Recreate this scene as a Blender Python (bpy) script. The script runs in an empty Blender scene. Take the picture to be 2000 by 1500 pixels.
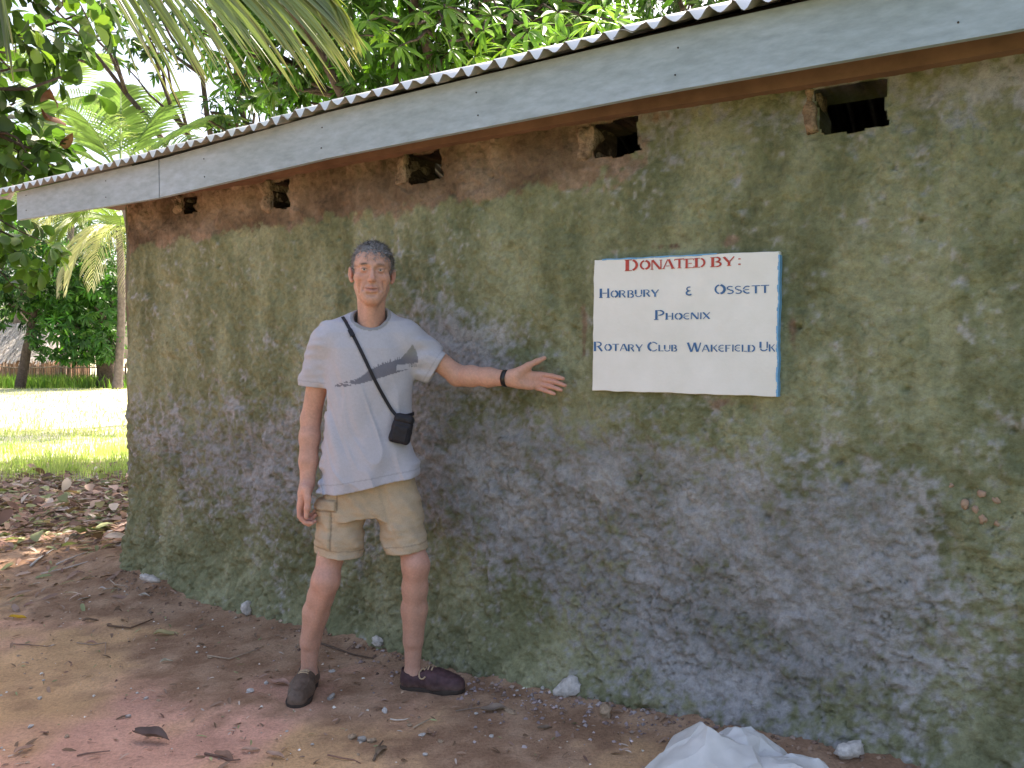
import bpy, math, random
import numpy as np
from mathutils import Vector, Matrix
from mathutils.bvhtree import BVHTree

# ------------------------------------------------------------------ camera, sky, sun, exposure
SC = bpy.context.scene
COL = SC.collection
FPX, CX, CY, HCAM, PITCH = 1600.0, 1000.0, 750.0, 1.35, math.radians(1.79)
cam_d = bpy.data.cameras.new('camera')
cam_d.sensor_width = 36.0
cam_d.lens = FPX / 2000.0 * 36.0
cam_d.clip_start, cam_d.clip_end = 0.05, 3000.0
CAM = bpy.data.objects.new('camera', cam_d)
CAM.location = (0, 0, HCAM)
CAM.rotation_euler = (math.radians(90) - PITCH, 0, 0)
COL.objects.link(CAM)
SC.camera = CAM

SUN_EL, SUN_AZ = math.radians(56), math.radians(62)      # azimuth of the sun measured from +X towards +Y
sun_dir = Vector((math.cos(SUN_EL) * math.cos(SUN_AZ), math.cos(SUN_EL) * math.sin(SUN_AZ), math.sin(SUN_EL)))
W = bpy.data.worlds.new('World')
SC.world = W
W.use_nodes = True
nt = W.node_tree
bg = nt.nodes['Background']
sky = nt.nodes.new('ShaderNodeTexSky')
sky.sky_type = 'NISHITA'
sky.sun_disc = False
sky.sun_elevation = SUN_EL
sky.sun_rotation = math.radians(90) - SUN_AZ
sky.air_density = 1.0
sky.dust_density = 4.0
sky.ozone_density = 0.6
nt.links.new(sky.outputs[0], bg.inputs[0])
bg.inputs[1].default_value = 0.15
sd = bpy.data.lights.new('sun', 'SUN')
sd.energy = 5.0
sd.angle = math.radians(0.6)
sd.color = (1.0, 0.95, 0.87)
SUN = bpy.data.objects.new('sun', sd)
SUN.rotation_euler = sun_dir.to_track_quat('Z', 'Y').to_euler()
SUN.location = (6, 10, 20)
COL.objects.link(SUN)
vs = SC.view_settings
vs.view_transform = 'Standard'
vs.look = 'None'
vs.gamma = 1.0
vs.use_curve_mapping = False
vs.exposure = 1.5
vs.use_white_balance = True
vs.white_balance_temperature = 7100
vs.white_balance_tint = 14
SC.cycles.use_denoising = True
SC.cycles.max_bounces = 7
SC.cycles.transparent_max_bounces = 4

R = np.random.default_rng(11)
random.seed(11)

# ------------------------------------------------------------------ helpers
CO, SI = math.cos(PITCH), math.sin(PITCH)
def ray(px, py):
    u, v = (px - CX) / FPX, (CY - py) / FPX
    return np.array([u, CO + v * SI, -SI + v * CO])
def P(px, py, d):
    """the world point seen at photograph pixel (px, py) at distance y = d"""
    r = ray(px, py)
    r = r * (d / r[1])
    return np.array([r[0], r[1], HCAM + r[2]])
def G(px, py, z=0.0):
    r = ray(px, py)
    k = (z - HCAM) / r[2]
    return np.array([r[0] * k, r[1] * k, z])

def hash3(ix, iy, iz, seed):
    h = (ix * 374761393 + iy * 668265263 + iz * 2147483647 + seed * 974634777) & 0xFFFFFFFF
    h = ((h ^ (h >> 13)) * 1274126177) & 0xFFFFFFFF
    return ((h ^ (h >> 16)) & 0xFFFFFF) / float(0xFFFFFF)
def vnoise(x, y, z=None, seed=0):
    x = np.asarray(x, dtype=np.float64); y = np.asarray(y, dtype=np.float64)
    z = np.zeros_like(x) if z is None else np.asarray(z, dtype=np.float64)
    ix, iy, iz = np.floor(x).astype(np.int64), np.floor(y).astype(np.int64), np.floor(z).astype(np.int64)
    fx, fy, fz = x - ix, y - iy, z - iz
    fx, fy, fz = [f * f * (3 - 2 * f) for f in (fx, fy, fz)]
    r = 0
    for dx in (0, 1):
        for dy in (0, 1):
            for dz in (0, 1):
                w = (fx if dx else 1 - fx) * (fy if dy else 1 - fy) * (fz if dz else 1 - fz)
                r = r + w * hash3(ix + dx, iy + dy, iz + dz, seed)
    return r * 2 - 1
def fbm(x, y, z=None, oct=4, seed=0, gain=0.5):
    r, a, s = 0, 1.0, 1.0
    for i in range(oct):
        r = r + a * vnoise(x * s, y * s, None if z is None else z * s, seed + i * 17)
        a *= gain; s *= 2.03
    return r
def sstep(a, b, x):
    t = np.clip((x - a) / (b - a), 0, 1)
    return t * t * (3 - 2 * t)

def mesh_np(name, V, F, smooth=True, col=None):
    """F: (n,3) or (n,4) array, or list of faces"""
    me = bpy.data.meshes.new(name)
    V = np.asarray(V, dtype=np.float32)
    if isinstance(F, np.ndarray):
        n, k = F.shape
        me.vertices.add(len(V)); me.vertices.foreach_set('co', V.ravel())
        me.loops.add(n * k); me.loops.foreach_set('vertex_index', F.astype(np.int32).ravel())
        me.polygons.add(n)
        me.polygons.foreach_set('loop_start', np.arange(0, n * k, k, dtype=np.int32))
        me.update(calc_edges=True)
    else:
        me.from_pydata(V.tolist(), [], F)
        me.update()
    me.polygons.foreach_set('use_smooth', np.full(len(me.polygons), bool(smooth)))
    if col is not None:
        a = me.attributes.new('col', 'FLOAT_COLOR', 'POINT')
        c = np.ones((len(V), 4), dtype=np.float32); c[:, :np.shape(col)[1]] = col
        a.data.foreach_set('color', c.ravel())
    return me
def link(name, me, mat=None, parent=None, label=None, cat=None, group=None, kind=None, loc=None):
    o = bpy.data.objects.new(name, me)
    COL.objects.link(o)
    if mat is not None and me is not None:
        if len(me.materials) == 0: me.materials.append(mat)
    if parent is not None: o.parent = parent
    if loc is not None: o.location = loc
    if label: o['label'] = label
    if cat: o['category'] = cat
    if group: o['group'] = group
    if kind: o['kind'] = kind
    return o
def empty(name, loc=(0, 0, 0), rz=0.0, **kw):
    o = link(name, None, loc=loc, **kw)
    o.rotation_euler = (0, 0, rz)
    o.empty_display_size = 0.2
    return o

class MB:
    """collects shapes into one mesh"""
    def __init__(s): s.V, s.F, s.C, s.n = [], [], [], 0
    def add(s, V, F, col=None):
        V = np.asarray(V, float)
        s.V.append(V); s.F += [tuple(int(i) + s.n for i in f) for f in F]
        s.C.append(np.tile(np.asarray(col if col is not None else (1, 1, 1), float), (len(V), 1)))
        s.n += len(V)
    def box(s, lo, hi, col=None):
        x0, y0, z0 = lo; x1, y1, z1 = hi
        V = [(x0, y0, z0), (x1, y0, z0), (x1, y1, z0), (x0, y1, z0), (x0, y0, z1), (x1, y0, z1), (x1, y1, z1), (x0, y1, z1)]
        s.add(V, [(0, 3, 2, 1), (4, 5, 6, 7), (0, 1, 5, 4), (1, 2, 6, 5), (2, 3, 7, 6), (3, 0, 4, 7)], col)
    def tube(s, pts, rad, seg=8, col=None, cap=True):
        pts = np.asarray(pts, float); n = len(pts)
        rad = np.broadcast_to(np.asarray(rad, float), (n,))
        T = np.gradient(pts, axis=0); T /= np.linalg.norm(T, axis=1)[:, None] + 1e-9
        u = np.cross(T[0], (0.13, 0.31, 0.94)); u /= np.linalg.norm(u) + 1e-9
        V = []
        for i in range(n):
            u = u - T[i] * (u @ T[i]); u /= np.linalg.norm(u) + 1e-9
            w = np.cross(T[i], u)
            for k in range(seg):
                a = 2 * math.pi * k / seg
                V.append(pts[i] + rad[i] * (math.cos(a) * u + math.sin(a) * w))
        F = []
        for i in range(n - 1):
            for k in range(seg):
                k2 = (k + 1) % seg
                F.append((i * seg + k, i * seg + k2, (i + 1) * seg + k2, (i + 1) * seg + k))
        if cap:
            F.append(tuple(range(seg - 1, -1, -1))); F.append(tuple((n - 1) * seg + k for k in range(seg)))
        s.add(V, F, col)
    def mesh(s, name, smooth=True):
        return mesh_np(name, np.concatenate(s.V), s.F, smooth, np.concatenate(s.C))

# ------------------------------------------------------------------ materials
def mat_new(name):
    m = bpy.data.materials.new(name); m.use_nodes = True
    t = m.node_tree
    b = t.nodes['Principled BSDF']
    return m, t, b
def nd(t, typ, **kw):
    n = t.nodes.new(typ)
    for k, v in kw.items(): setattr(n, k, v)
    return n
def noise_n(t, scale, detail=4, rough=0.6, vec=None, dist=0.0):
    n = nd(t, 'ShaderNodeTexNoise'); n.inputs['Scale'].default_value = scale
    n.inputs['Detail'].default_value = detail; n.inputs['Roughness'].default_value = rough
    n.inputs['Distortion'].default_value = dist
    if vec is not None: t.links.new(vec, n.inputs['Vector'])
    return n
def ramp(t, src, stops):
    r = nd(t, 'ShaderNodeValToRGB')
    e = r.color_ramp.elements
    while len(e) < len(stops): e.new(0.5)
    for el, (p, c) in zip(e, stops):
        el.position = p
        el.color = (c, c, c, 1) if not hasattr(c, '__len__') else (*c, 1)
    t.links.new(src, r.inputs[0])
    return r
def mix(t, fac, a, b, mode='MIX'):
    m = nd(t, 'ShaderNodeMix', data_type='RGBA', blend_type=mode)
    for sock, v in ((m.inputs[0], fac), (m.inputs[6], a), (m.inputs[7], b)):
        if hasattr(v, 'is_linked'): t.links.new(v, sock)
        elif sock.type == 'VALUE': sock.default_value = v
        else: sock.default_value = (*v, 1)
    return m.outputs[2]
def math_n(t, op, a, b=None, clamp=False):
    m = nd(t, 'ShaderNodeMath', operation=op); m.use_clamp = clamp
    for i, v in enumerate((a, b)):
        if v is None: continue
        if hasattr(v, 'is_linked'): t.links.new(v, m.inputs[i])
        else: m.inputs[i].default_value = v
    return m.outputs[0]
def bump(t, b, height, strength=0.5, dist=0.01):
    n = nd(t, 'ShaderNodeBump'); n.inputs['Strength'].default_value = strength; n.inputs['Distance'].default_value = dist
    t.links.new(height, n.inputs['Height']); t.links.new(n.outputs[0], b.inputs['Normal'])
    return n
def objco(t): return nd(t, 'ShaderNodeTexCoord').outputs['Object']
def geopos(t): return nd(t, 'ShaderNodeNewGeometry').outputs['Position']
def attr(t, name='col'):
    a = nd(t, 'ShaderNodeAttribute'); a.attribute_name = name; return a

def simple_mat(name, color, rough=0.7, var=0.25, scale=20, bscale=60, bstr=0.2, bdist=0.004, spec=0.3, use_col=False, metal=0.0):
    m, t, b = mat_new(name)
    co = objco(t)
    n = noise_n(t, scale, 5, 0.6, co)
    f = ramp(t, n.outputs[0], [(0.3, 1 - var), (0.7, 1 + var * 0.6)])
    base = attr(t).outputs['Color'] if use_col else color
    c = mix(t, 1.0, base, f.outputs[0], 'MULTIPLY')
    t.links.new(c, b.inputs['Base Color'])
    b.inputs['Roughness'].default_value = rough
    b.inputs['Specular IOR Level'].default_value = spec
    b.inputs['Metallic'].default_value = metal
    if bstr > 0: bump(t, b, noise_n(t, bscale, 5, 0.6, co).outputs[0], bstr, bdist)
    return m
def leaf_mat(name, rough=0.4, trans=0.4, spec=0.4, tint=(1.4, 1.7, 0.8)):
    m, t, b = mat_new(name)
    a = attr(t)
    b.inputs['Roughness'].default_value = rough
    b.inputs['Specular IOR Level'].default_value = spec
    t.links.new(a.outputs['Color'], b.inputs['Base Color'])
    tr = nd(t, 'ShaderNodeBsdfTranslucent')
    tc = mix(t, 1.0, a.outputs['Color'], tint, 'MULTIPLY')
    t.links.new(tc, tr.inputs[0])
    ms = nd(t, 'ShaderNodeMixShader'); ms.inputs[0].default_value = trans
    t.links.new(b.outputs[0], ms.inputs[1]); t.links.new(tr.outputs[0], ms.inputs[2])
    t.links.new(ms.outputs[0], t.nodes['Material Output'].inputs[0])
    return m

# ------------------------------------------------------------------ where the house stands
ANG = math.radians(32.0)
TX = np.array([math.cos(ANG), -math.sin(ANG)])          # along the front wall, to the right
NI = np.array([math.sin(ANG), math.cos(ANG)])           # into the house
S0 = -2.83
CORNER = np.array([0.0, 3.43]) + S0 * TX                # foot of the front corner at the far end
DW = CORNER @ NI                                        # distance camera - wall plane
def wl(px, py, off=0.0):
    """pixel -> (along, z) on the plane 'off' metres in front of the wall"""
    r = ray(px, py)
    k = (DW - off) / (r[0] * NI[0] + r[1] * NI[1])
    p = r[:2] * k
    return (p - CORNER) @ TX, HCAM + r[2] * k
def to_local(x, y):
    dx, dy = x - CORNER[0], y - CORNER[1]
    return dx * TX[0] + dy * TX[1], -(dx * NI[0] + dy * NI[1])      # along, outward
def from_local(s, o):
    p = CORNER + TX * s - NI * o
    return p
WL = 6.4                                                # length of the front wall
def gz(x, y):
    """height of the ground"""
    x = np.asarray(x, float); y = np.asarray(y, float)
    s, o = to_local(x, y)
    near = np.exp(-(np.maximum(o, 0) / 0.55) ** 2)
    z = 0.085 * np.exp(-((np.minimum(s, 0.9) * 0 + np.maximum(s, 0)) / 0.75) ** 2) * near * np.exp(-(np.minimum(s, 0) / 2.5) ** 2)
    z = z + 0.05 * sstep(3.0, 4.4, s) * near
    inside = (s > -0.3) & (s < WL + 0.4)
    z = z + np.where(inside, 0.05 * np.exp(-(np.maximum(o, 0) / 0.09) ** 1.2), 0)
    fade = 1 / (1 + (np.maximum(y - 9, 0) / 10) ** 2)
    z = z + (0.012 * fbm(x * 1.1, y * 1.1, oct=2, seed=3) + 0.007 * fbm(x * 4.5, y * 4.5, oct=3, seed=5)) * fade
    return z

# ------------------------------------------------------------------ ground
def axis(segs):
    out = [segs[0][0]]
    for a, b, st in segs:
        n = max(1, int(round((b - a) / st)))
        out += list(np.linspace(a, b, n + 1)[1:])
    return np.array(out)
gx = axis([(-900, -60, 60), (-60, -14, 2.5), (-14, -5, 0.2), (-5, 2.6, 0.02), (2.6, 8, 0.3), (8, 60, 4), (60, 900, 60)])
gy = axis([(-300, -10, 40), (-10, 1.6, 0.5), (1.6, 5.6, 0.02), (5.6, 11, 0.06), (11, 45, 0.8), (45, 120, 8), (120, 2000, 120)])
X, Y = np.meshgrid(gx, gy, indexing='ij')
Z = gz(X, Y)
# foot-worn dents and crumbs close to the camera
nearm = ((X > -5.2) & (X < 2.8) & (Y > 1.6) & (Y < 8)).astype(float)
Z = Z + nearm * (0.0035 * fbm(X * 14, Y * 14, oct=2, seed=8) + 0.0025 * np.maximum(fbm(X * 38, Y * 38, oct=2, seed=9) - 0.25, 0) * 2)
nx, ny = X.shape
V = np.stack([X, Y, Z], -1).reshape(-1, 3)
idx = np.arange(nx * ny).reshape(nx, ny)
F = np.stack([idx[:-1, :-1], idx[1:, :-1], idx[1:, 1:], idx[:-1, 1:]], -1).reshape(-1, 4)
def lerp3(x, stops):
    xs_ = [p for p, _ in stops]
    return np.stack([np.interp(x, xs_, [c[i] for _, c in stops]) for i in range(3)], -1)
def earth_col(x, y):
    n1 = fbm(x * 1.6, y * 1.6, oct=5, seed=71, gain=0.6) / 1.5
    n2 = fbm(x * 9, y * 9, oct=4, seed=72, gain=0.65) / 1.5
    n4 = fbm(x * 0.9 + 4, y * 0.9, oct=4, seed=73, gain=0.55) / 1.4
    n5 = fbm(x * 2.2, y * 5.0, oct=4, seed=74, gain=0.6) / 1.4
    s_, o_ = to_local(x, y)
    red = sstep(0.42, 1.00, o_ + 0.55 * n1 + 0.2 * n2 - 0.10 * (s_ - 1.5) * 0)[:, None] * sstep(6.5, 4.5, y)[:, None]
    brown = lerp3(n2, [(-0.5, (0.335, 0.202, 0.130)), (0.0, (0.400, 0.252, 0.166)), (0.5, (0.455, 0.302, 0.206))])
    redc = lerp3(n4, [(-0.3, (0.600, 0.335, 0.255)), (0.05, (0.620, 0.350, 0.262)), (0.32, (0.610, 0.385, 0.215))]) * (1 + 0.18 * n5)[:, None]
    c = brown * (1 - red) + redc * red
    c = c * (1 + 0.10 * n2)[:, None] 
    litter = sstep(5.8, 6.6, y + 0.8 * n1)[:, None]
    c = c * (1 - litter) + litter * lerp3(n2, [(-0.4, (0.20, 0.125, 0.105)), (0.4, (0.32, 0.22, 0.19))])
    g_ = sstep(1.9, 0.9, y + 0.5 * n1)[:, None]        # unseen ground on the camera's side, green added to dull its bounced light
    c = c * (1 - g_) + g_ * lerp3(n1 + 0.4 * n2, [(-0.5, (0.085, 0.105, 0.045)), (0.4, (0.150, 0.155, 0.075))])
    f = sstep(9.0, 11.0, y + 1.6 * n1)[:, None]
    fc = lerp3(n1 + 0.4 * n2, [(-0.5, (0.50, 0.50, 0.30)), (0.4, (0.66, 0.62, 0.48))])
    return np.clip(c * (1 - f) + fc * f, 0.02, 0.8)
m, t, b = mat_new('earth')
pos = geopos(t)
n3 = noise_n(t, 75, 5, 0.75, pos)
c = mix(t, 1.0, attr(t).outputs['Color'], ramp(t, n3.outputs[0], [(0.28, 0.70), (0.5, 1.0), (0.74, 1.25)]).outputs[0], 'MULTIPLY')
t.links.new(c, b.inputs['Base Color'])
b.inputs['Roughness'].default_value = 0.95; b.inputs['Specular IOR Level'].default_value = 0.1
bump(t, b, n3.outputs[0], 0.8, 0.014)
M_EARTH = m
link('ground', mesh_np('ground', V, F, True, earth_col(V[:, 0], V[:, 1])), M_EARTH, kind='structure', label='bare brown and red earth in front of the wall')

# ------------------------------------------------------------------ the house
house = empty('mud_house', (CORNER[0], CORNER[1], 0), -ANG, label='mud and cement walled house with corrugated iron roof', cat='house')
WT = 0.20                                               # wall thickness
# fascia line on its own plane
OV = 0.22
fbL = wl(35, 430, OV); fb1 = wl(300, 388, OV); fb2 = wl(2000, 56, OV); fbJ = wl(310, 386, OV)
ftL = wl(35, 380, OV); ft1 = wl(307, 318, OV); ft2 = wl(1640, 0, OV); ftM = wl(1300, 76, OV)
def lin(a, b, x): return a[1] + (b[1] - a[1]) * (x - a[0]) / (b[0] - a[0])
def fas_bot(s): return np.interp(s, [fbL[0], fb1[0], wl(640, 309, OV)[0], wl(1300, 178, OV)[0], fb2[0], fb2[0] + 2.5], [fbL[1], fb1[1], wl(640, 309, OV)[1], wl(1300, 178, OV)[1], fb2[1], fb2[1] + 0.02])
def fas_top(s): return fas_bot(s) + np.interp(s, [fbL[0], fb1[0], ftM[0], 6.5], [ftL[1] - fbL[1], ft1[1] - lin(fbL, fb1, ft1[0]) if False else 0.185, 0.19, 0.20])
# vents: (hole polygon in pixels), block at its far jamb
VENTS = [
    [(1592, 178), (1600, 262), (1668, 258), (1738, 244), (1728, 205), (1734, 152)],
    [(1163, 243), (1160, 308), (1205, 306), (1254, 292), (1246, 270), (1246, 226)],
    [(795, 305), (798, 360), (830, 356), (862, 344), (858, 325), (860, 293)],
    [(530, 358), (532, 408), (548, 410), (564, 404), (562, 380), (566, 350)],
    [(358, 386), (362, 418), (372, 418), (382, 414), (376, 402), (384, 383)],
]
VL = [np.array([wl(*p) for p in v]) for v in VENTS]
def in_poly(x, z, poly):
    ins = np.zeros(x.shape, bool)
    n = len(poly)
    for i in range(n):
        x0, z0 = poly[i]; x1, z1 = poly[(i + 1) % n]
        cr = ((z0 > z) != (z1 > z)) & (x < (x1 - x0) * (z - z0) / (z1 - z0 + 1e-12) + x0)
        ins ^= cr
    return ins
def plate_z(s): return np.interp(s, [0, 1, WL], [fas_bot(0.0) + 0.0, fas_bot(1.0) + 0.0, fas_bot(6.0)]) * 0 + np.interp(s, PLS, PLZ)
# wall top = lower edge of the timber plate, read off the photograph above each vent
PL = [wl(330, 384), wl(545, 350), wl(826, 296), wl(1205, 232), wl(1660, 163)]
PLS = [-0.5] + [p[0] for p in PL] + [8.0]; PLZ = [PL[0][1]] + [p[1] for p in PL] + [PL[-1][1] + 0.02]
PITS = [(1770, 762, 9), (1895, 957, 8), (1640, 905, 10), (1655, 945, 8), (660, 465, 7), (1335, 120, 6), (960, 345, 6), (1745, 330, 6), (1450, 790, 6), (425, 520, 6), (1120, 640, 5), (1560, 640, 7), (1800, 430, 6), (1980, 840, 8), (1500, 1010, 7), (1250, 930, 6)]
def wall_relief(s, z):
    d = 0.016 * fbm(s * 1.7, z * 1.7, oct=2, seed=21) + 0.009 * fbm(s * 7, z * 7, oct=3, seed=22)
    rough = 0.62 + 0.5 * sstep(1.3, 0.6, z + 0.25 * fbm(s * 1.5, z * 1.5, oct=2, seed=29))
    d = d + rough * 0.0095 * fbm(s * 26, z * 26, oct=3, seed=23, gain=0.62)
    rid = 1 - np.abs(fbm(s * 19, z * 22, oct=3, seed=25, gain=0.55)) * 2.2; d = d - rough * 0.0140 * np.clip(rid, 0, 1) ** 4 * (0.4 + 0.6 * sstep(-0.1, 0.3, fbm(s * 3, z * 4, oct=2, seed=26)))
    cr = np.abs(fbm(s * 5, z * 6, oct=3, seed=24)); d = d - rough * 0.007 * np.exp(-(cr / 0.035) ** 2) * sstep(0.0, 0.4, fbm(s * 2, z * 2, oct=2, seed=30))
    lump = np.maximum(fbm(s * 15, z * 13, oct=3, seed=27) - 0.15, 0); d = d + rough * 0.015 * lump
    for (px, py, r) in PITS:
        a, c_ = wl(px, py); rr = r / 560.0
        d = d - 0.030 * np.exp(-((s - a) ** 2 + ((z - c_) * 1.2) ** 2) / (rr * 0.8) ** 2)
    # the plaster bulges a little over the footing
    d = d + 0.045 * sstep(0.22, 0.0, z + 0.06 * fbm(s * 3, s * 0 + 0.5, oct=2, seed=33)) * 1.0
    d = d + 0.035 * sstep(0.5, 0.0, z)
    # the bed of the sign is trowelled flat
    a0, c0 = wl(1150, 500); a1, c1 = wl(1524, 772); zt_, zb_ = max(c0, c1), min(c0, c1)
    m_ = sstep(a0 - 0.06, a0, s) * sstep(a1 + 0.06, a1, s) * sstep(zb_ - 0.06, zb_, z) * sstep(zt_ + 0.06, zt_ + 0.01, z)
    d = d * (1 - 0.85 * m_)
    return d
gs = axis([(0.0, 5.0, 0.0072), (5.0, WL, 0.02)]); gzv = axis([(-0.15, 2.62, 0.0072)])
S_, Z_ = np.meshgrid(gs, gzv, indexing='ij')
top = np.interp(S_[:, 0], PLS, PLZ)[:, None]
zz = np.minimum(Z_, top + 0.03)                        # rows above the top collapse behind the plate
D_ = wall_relief(S_, zz)
edge = 0.012 * fbm(S_ * 0 + 3.3, zz * 6, oct=3, seed=41)
lean = 0.034 * np.clip(zz, 0, 3)                        # the free corner leans in
Sx = S_ + (lean + edge) * np.exp(-(S_ / 0.25) ** 2)
round_c = -0.10 * np.exp(-S_ / 0.045)
V = np.stack([Sx, -(D_ + round_c), zz], -1).reshape(-1, 3)
nx, ny = S_.shape
idx = np.arange(nx * ny).reshape(nx, ny)
F = np.stack([idx[:-1, :-1], idx[1:, :-1], idx[1:, 1:], idx[:-1, 1:]], -1)
sc_, zc_ = S_[:-1, :-1] + 0.0036, Z_[:-1, :-1] + 0.0036
keep = zc_ < np.interp(sc_[:, 0], PLS, PLZ)[:, None] + 0.03
wob = 0.006 * fbm(sc_ * 18, zc_ * 18, oct=2, seed=51)
hole = np.zeros_like(keep)
for poly in VL:
    hole |= in_poly(sc_ + wob, zc_ + wob * 0.7, poly)
keep &= ~hole
quads = [tuple(q) for q in F[keep]]
# reveal of the vents: walls running back from the edges of each opening
extra = []; nV = len(V); back = {}
def bk(i):
    if i not in back:
        back[i] = nV + len(extra); v = V[i].copy(); v[1] = WT; extra.append(v)
    return back[i]
H = hole
for i in range(nx - 1):
    js = np.where(H[i])[0] if H[i].any() else ()
    for j in js:
        for di, dj, e in ((-1, 0, (idx[i, j], idx[i, j + 1])), (1, 0, (idx[i + 1, j + 1], idx[i + 1, j])), (0, -1, (idx[i + 1, j], idx[i, j])), (0, 1, (idx[i, j + 1], idx[i + 1, j + 1]))):
            a_, b_ = i + di, j + dj
            if 0 <= a_ < nx - 1 and 0 <= b_ < ny - 1 and not H[a_, b_]:
                quads.append((e[0], e[1], bk(e[1]), bk(e[0])))
Vw = np.vstack([V, np.array(extra)]) if extra else V
Fw = np.array(quads)
# colour zones of the plaster: R grey cement, G raw brown mud, B general tone
def zones(px_s, z):
    s = px_s
    def el(cx, cy, rx, ry, rot=0.0):
        a, c_ = wl(cx, cy)
        dx, dz = s - a, z - c_
        ca, sa = math.cos(rot), math.sin(rot)
        return np.exp(-(((dx * ca + dz * sa) / rx) ** 2 + ((-dx * sa + dz * ca) / ry) ** 2))
    g = 1.0 * el(1000, 960, 1.1, 0.36, -0.30) + 1.1 * el(1420, 1180, 0.62, 0.44, -0.2) + 0.9 * el(880, 680, 0.42, 0.20, -0.1) + 0.9 * el(480, 900, 1.0, 0.34, -0.1) + 0.6 * el(1650, 1080, 0.30, 0.25) + 0.75 * el(1300, 210, 0.42, 0.22) + 0.55 * el(1900, 140, 0.5, 0.2)
    g = g + 0.5 * el(1720, 1000, 0.16, 0.14) + 0.8 * el(1240, 1010, 0.5, 0.3)
    br = 1.0 * sstep(0.34, 0.14, np.interp(s, PLS, PLZ) - z) * sstep(3.9, 2.9, s) + 0.9 * np.exp(-((z - 2.2) / 0.25) ** 2) * np.exp(-(s / 0.5) ** 2)
    sg = 0
    for (cx, cy, rx, ry) in ((1340, 478, 0.36, 0.025), (1140, 640, 0.025, 0.26), (1140, 790, 0.08, 0.05), (1550, 640, 0.02, 0.26), (1440, 790, 0.15, 0.03)):
        sg = sg + 0.55 * el(cx, cy, rx, ry)
    return np.clip(g, 0, 1), np.clip(br + sg, 0, 1)
gr, br = zones(Vw[:, 0], Vw[:, 2])
def lerp3(x, stops):
    xs_ = [p for p, _ in stops]
    return np.stack([np.interp(x, xs_, [c[i] for _, c in stops]) for i in range(3)], -1)
def plaster(s, y, z, gr, br):
    na = fbm(s * 5.5, z * 5.5, y * 5.5, oct=5, seed=91, gain=0.6) / 1.6
    nb = fbm(s * 24, z * 24, y * 24, oct=3, seed=92, gain=0.65) / 1.5
    ne = fbm(s * 2.0, z * 2.0, y * 2, oct=3, seed=93) / 1.4
    ns = fbm(s * 8.0, z * 2.4, y * 8, oct=4, seed=94, gain=0.6) / 1.5
    nl = fbm(s * 1.0, z * 1.0, y * 1, oct=3, seed=95) / 1.4
    nq = fbm(s * 55, z * 55, y * 55, oct=2, seed=96)
    olive = lerp3(ns, [(-0.5, (0.128, 0.140, 0.077)), (0.0, (0.170, 0.183, 0.104)), (0.5, (0.218, 0.230, 0.140))])
    grey = lerp3(na, [(-0.55, (0.158, 0.163, 0.164)), (0.0, (0.196, 0.202, 0.204)), (0.5, (0.246, 0.252, 0.254))])
    brn = lerp3(na, [(-0.5, (0.090, 0.060, 0.042)), (0.0, (0.140, 0.098, 0.068)), (0.5, (0.200, 0.148, 0.108))])
    gf = sstep(0.10, 0.85, 0.92 * gr + 0.34 * na + 0.42 * nb + 0.42 * nq - 0.05)[:, None] * 0.92
    c = olive * (1 - gf) + grey * gf
    bf = sstep(0.40, 0.66, br + 0.30 * nb + 0.30 * na)[:, None] * 0.92
    c = c * (1 - bf) + brn * bf
    c = c * (1 + 0.17 * nb + 0.08 * ne + 0.08 * nl + 0.17 * nq)[:, None]
    return np.clip(c * np.array((1.53, 1.46, 1.49)), 0.02, 0.8)
colw = plaster(Vw[:, 0], Vw[:, 1], Vw[:, 2], gr, br)
m, t, b = mat_new('mud_plaster')
co = objco(t)
nc = noise_n(t, 60, 5, 0.75, co)
c = mix(t, 1.0, attr(t).outputs['Color'], ramp(t, nc.outputs[0], [(0.30, 0.76), (0.5, 1.0), (0.72, 1.22)]).outputs[0], 'MULTIPLY')
t.links.new(c, b.inputs['Base Color'])
b.inputs['Roughness'].default_value = 0.95; b.inputs['Specular IOR Level'].default_value = 0.08
bump(t, b, nc.outputs[0], 0.85, 0.016)
M_WALL = m
wall = link('wall', mesh_np('wall', Vw, Fw, True, colw), M_WALL, house)
# side and rear walls with gables, plain mud
ROOF_D = 2.2                                            # eave to ridge, horizontal
EZ = float(fas_top(2.5)) + 0.012
mb = MB()
def rough_wall(p0, p1, top_f, thick=WT, inward=(0, 1)):
    n = 40; m_ = 24
    a = np.linspace(0, 1, n); hgts = np.linspace(0, 1, m_)
    p0 = np.array(p0, float); p1 = np.array(p1, float)
    nrm = np.array([-(p1 - p0)[1], (p1 - p0)[0]]); nrm /= np.linalg.norm(nrm)
    V = []
    for side in (0, 1):
        for u in a:
            for h in hgts:
                q = p0 + (p1 - p0) * u
                z = -0.1 + (top_f(u) + 0.1) * h
                d = 0.012 * float(fbm(np.array(u * 20), np.array(z * 5), oct=2, seed=61 + side))
                q = q + nrm * (thick * side + d)
                V.append((q[0], q[1], z))
    F = []
    for side in (0, 1):
        o = side * n * m_
        for i in range(n - 1):
            for j in range(m_ - 1):
                f = (o + i * m_ + j, o + (i + 1) * m_ + j, o + (i + 1) * m_ + j + 1, o + i * m_ + j + 1)
                F.append(f if side == 0 else f[::-1])
    for i in range(n - 1):
        F.append((i * m_ + m_ - 1, (i + 1) * m_ + m_ - 1, n * m_ + (i + 1) * m_ + m_ - 1, n * m_ + i * m_ + m_ - 1))
    for i in (0, n - 1):
        for j in range(m_ - 1):
            F.append((i * m_ + j, i * m_ + j + 1, n * m_ + i * m_ + j + 1, n * m_ + i * m_ + j))
    return np.array(V), F
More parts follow.
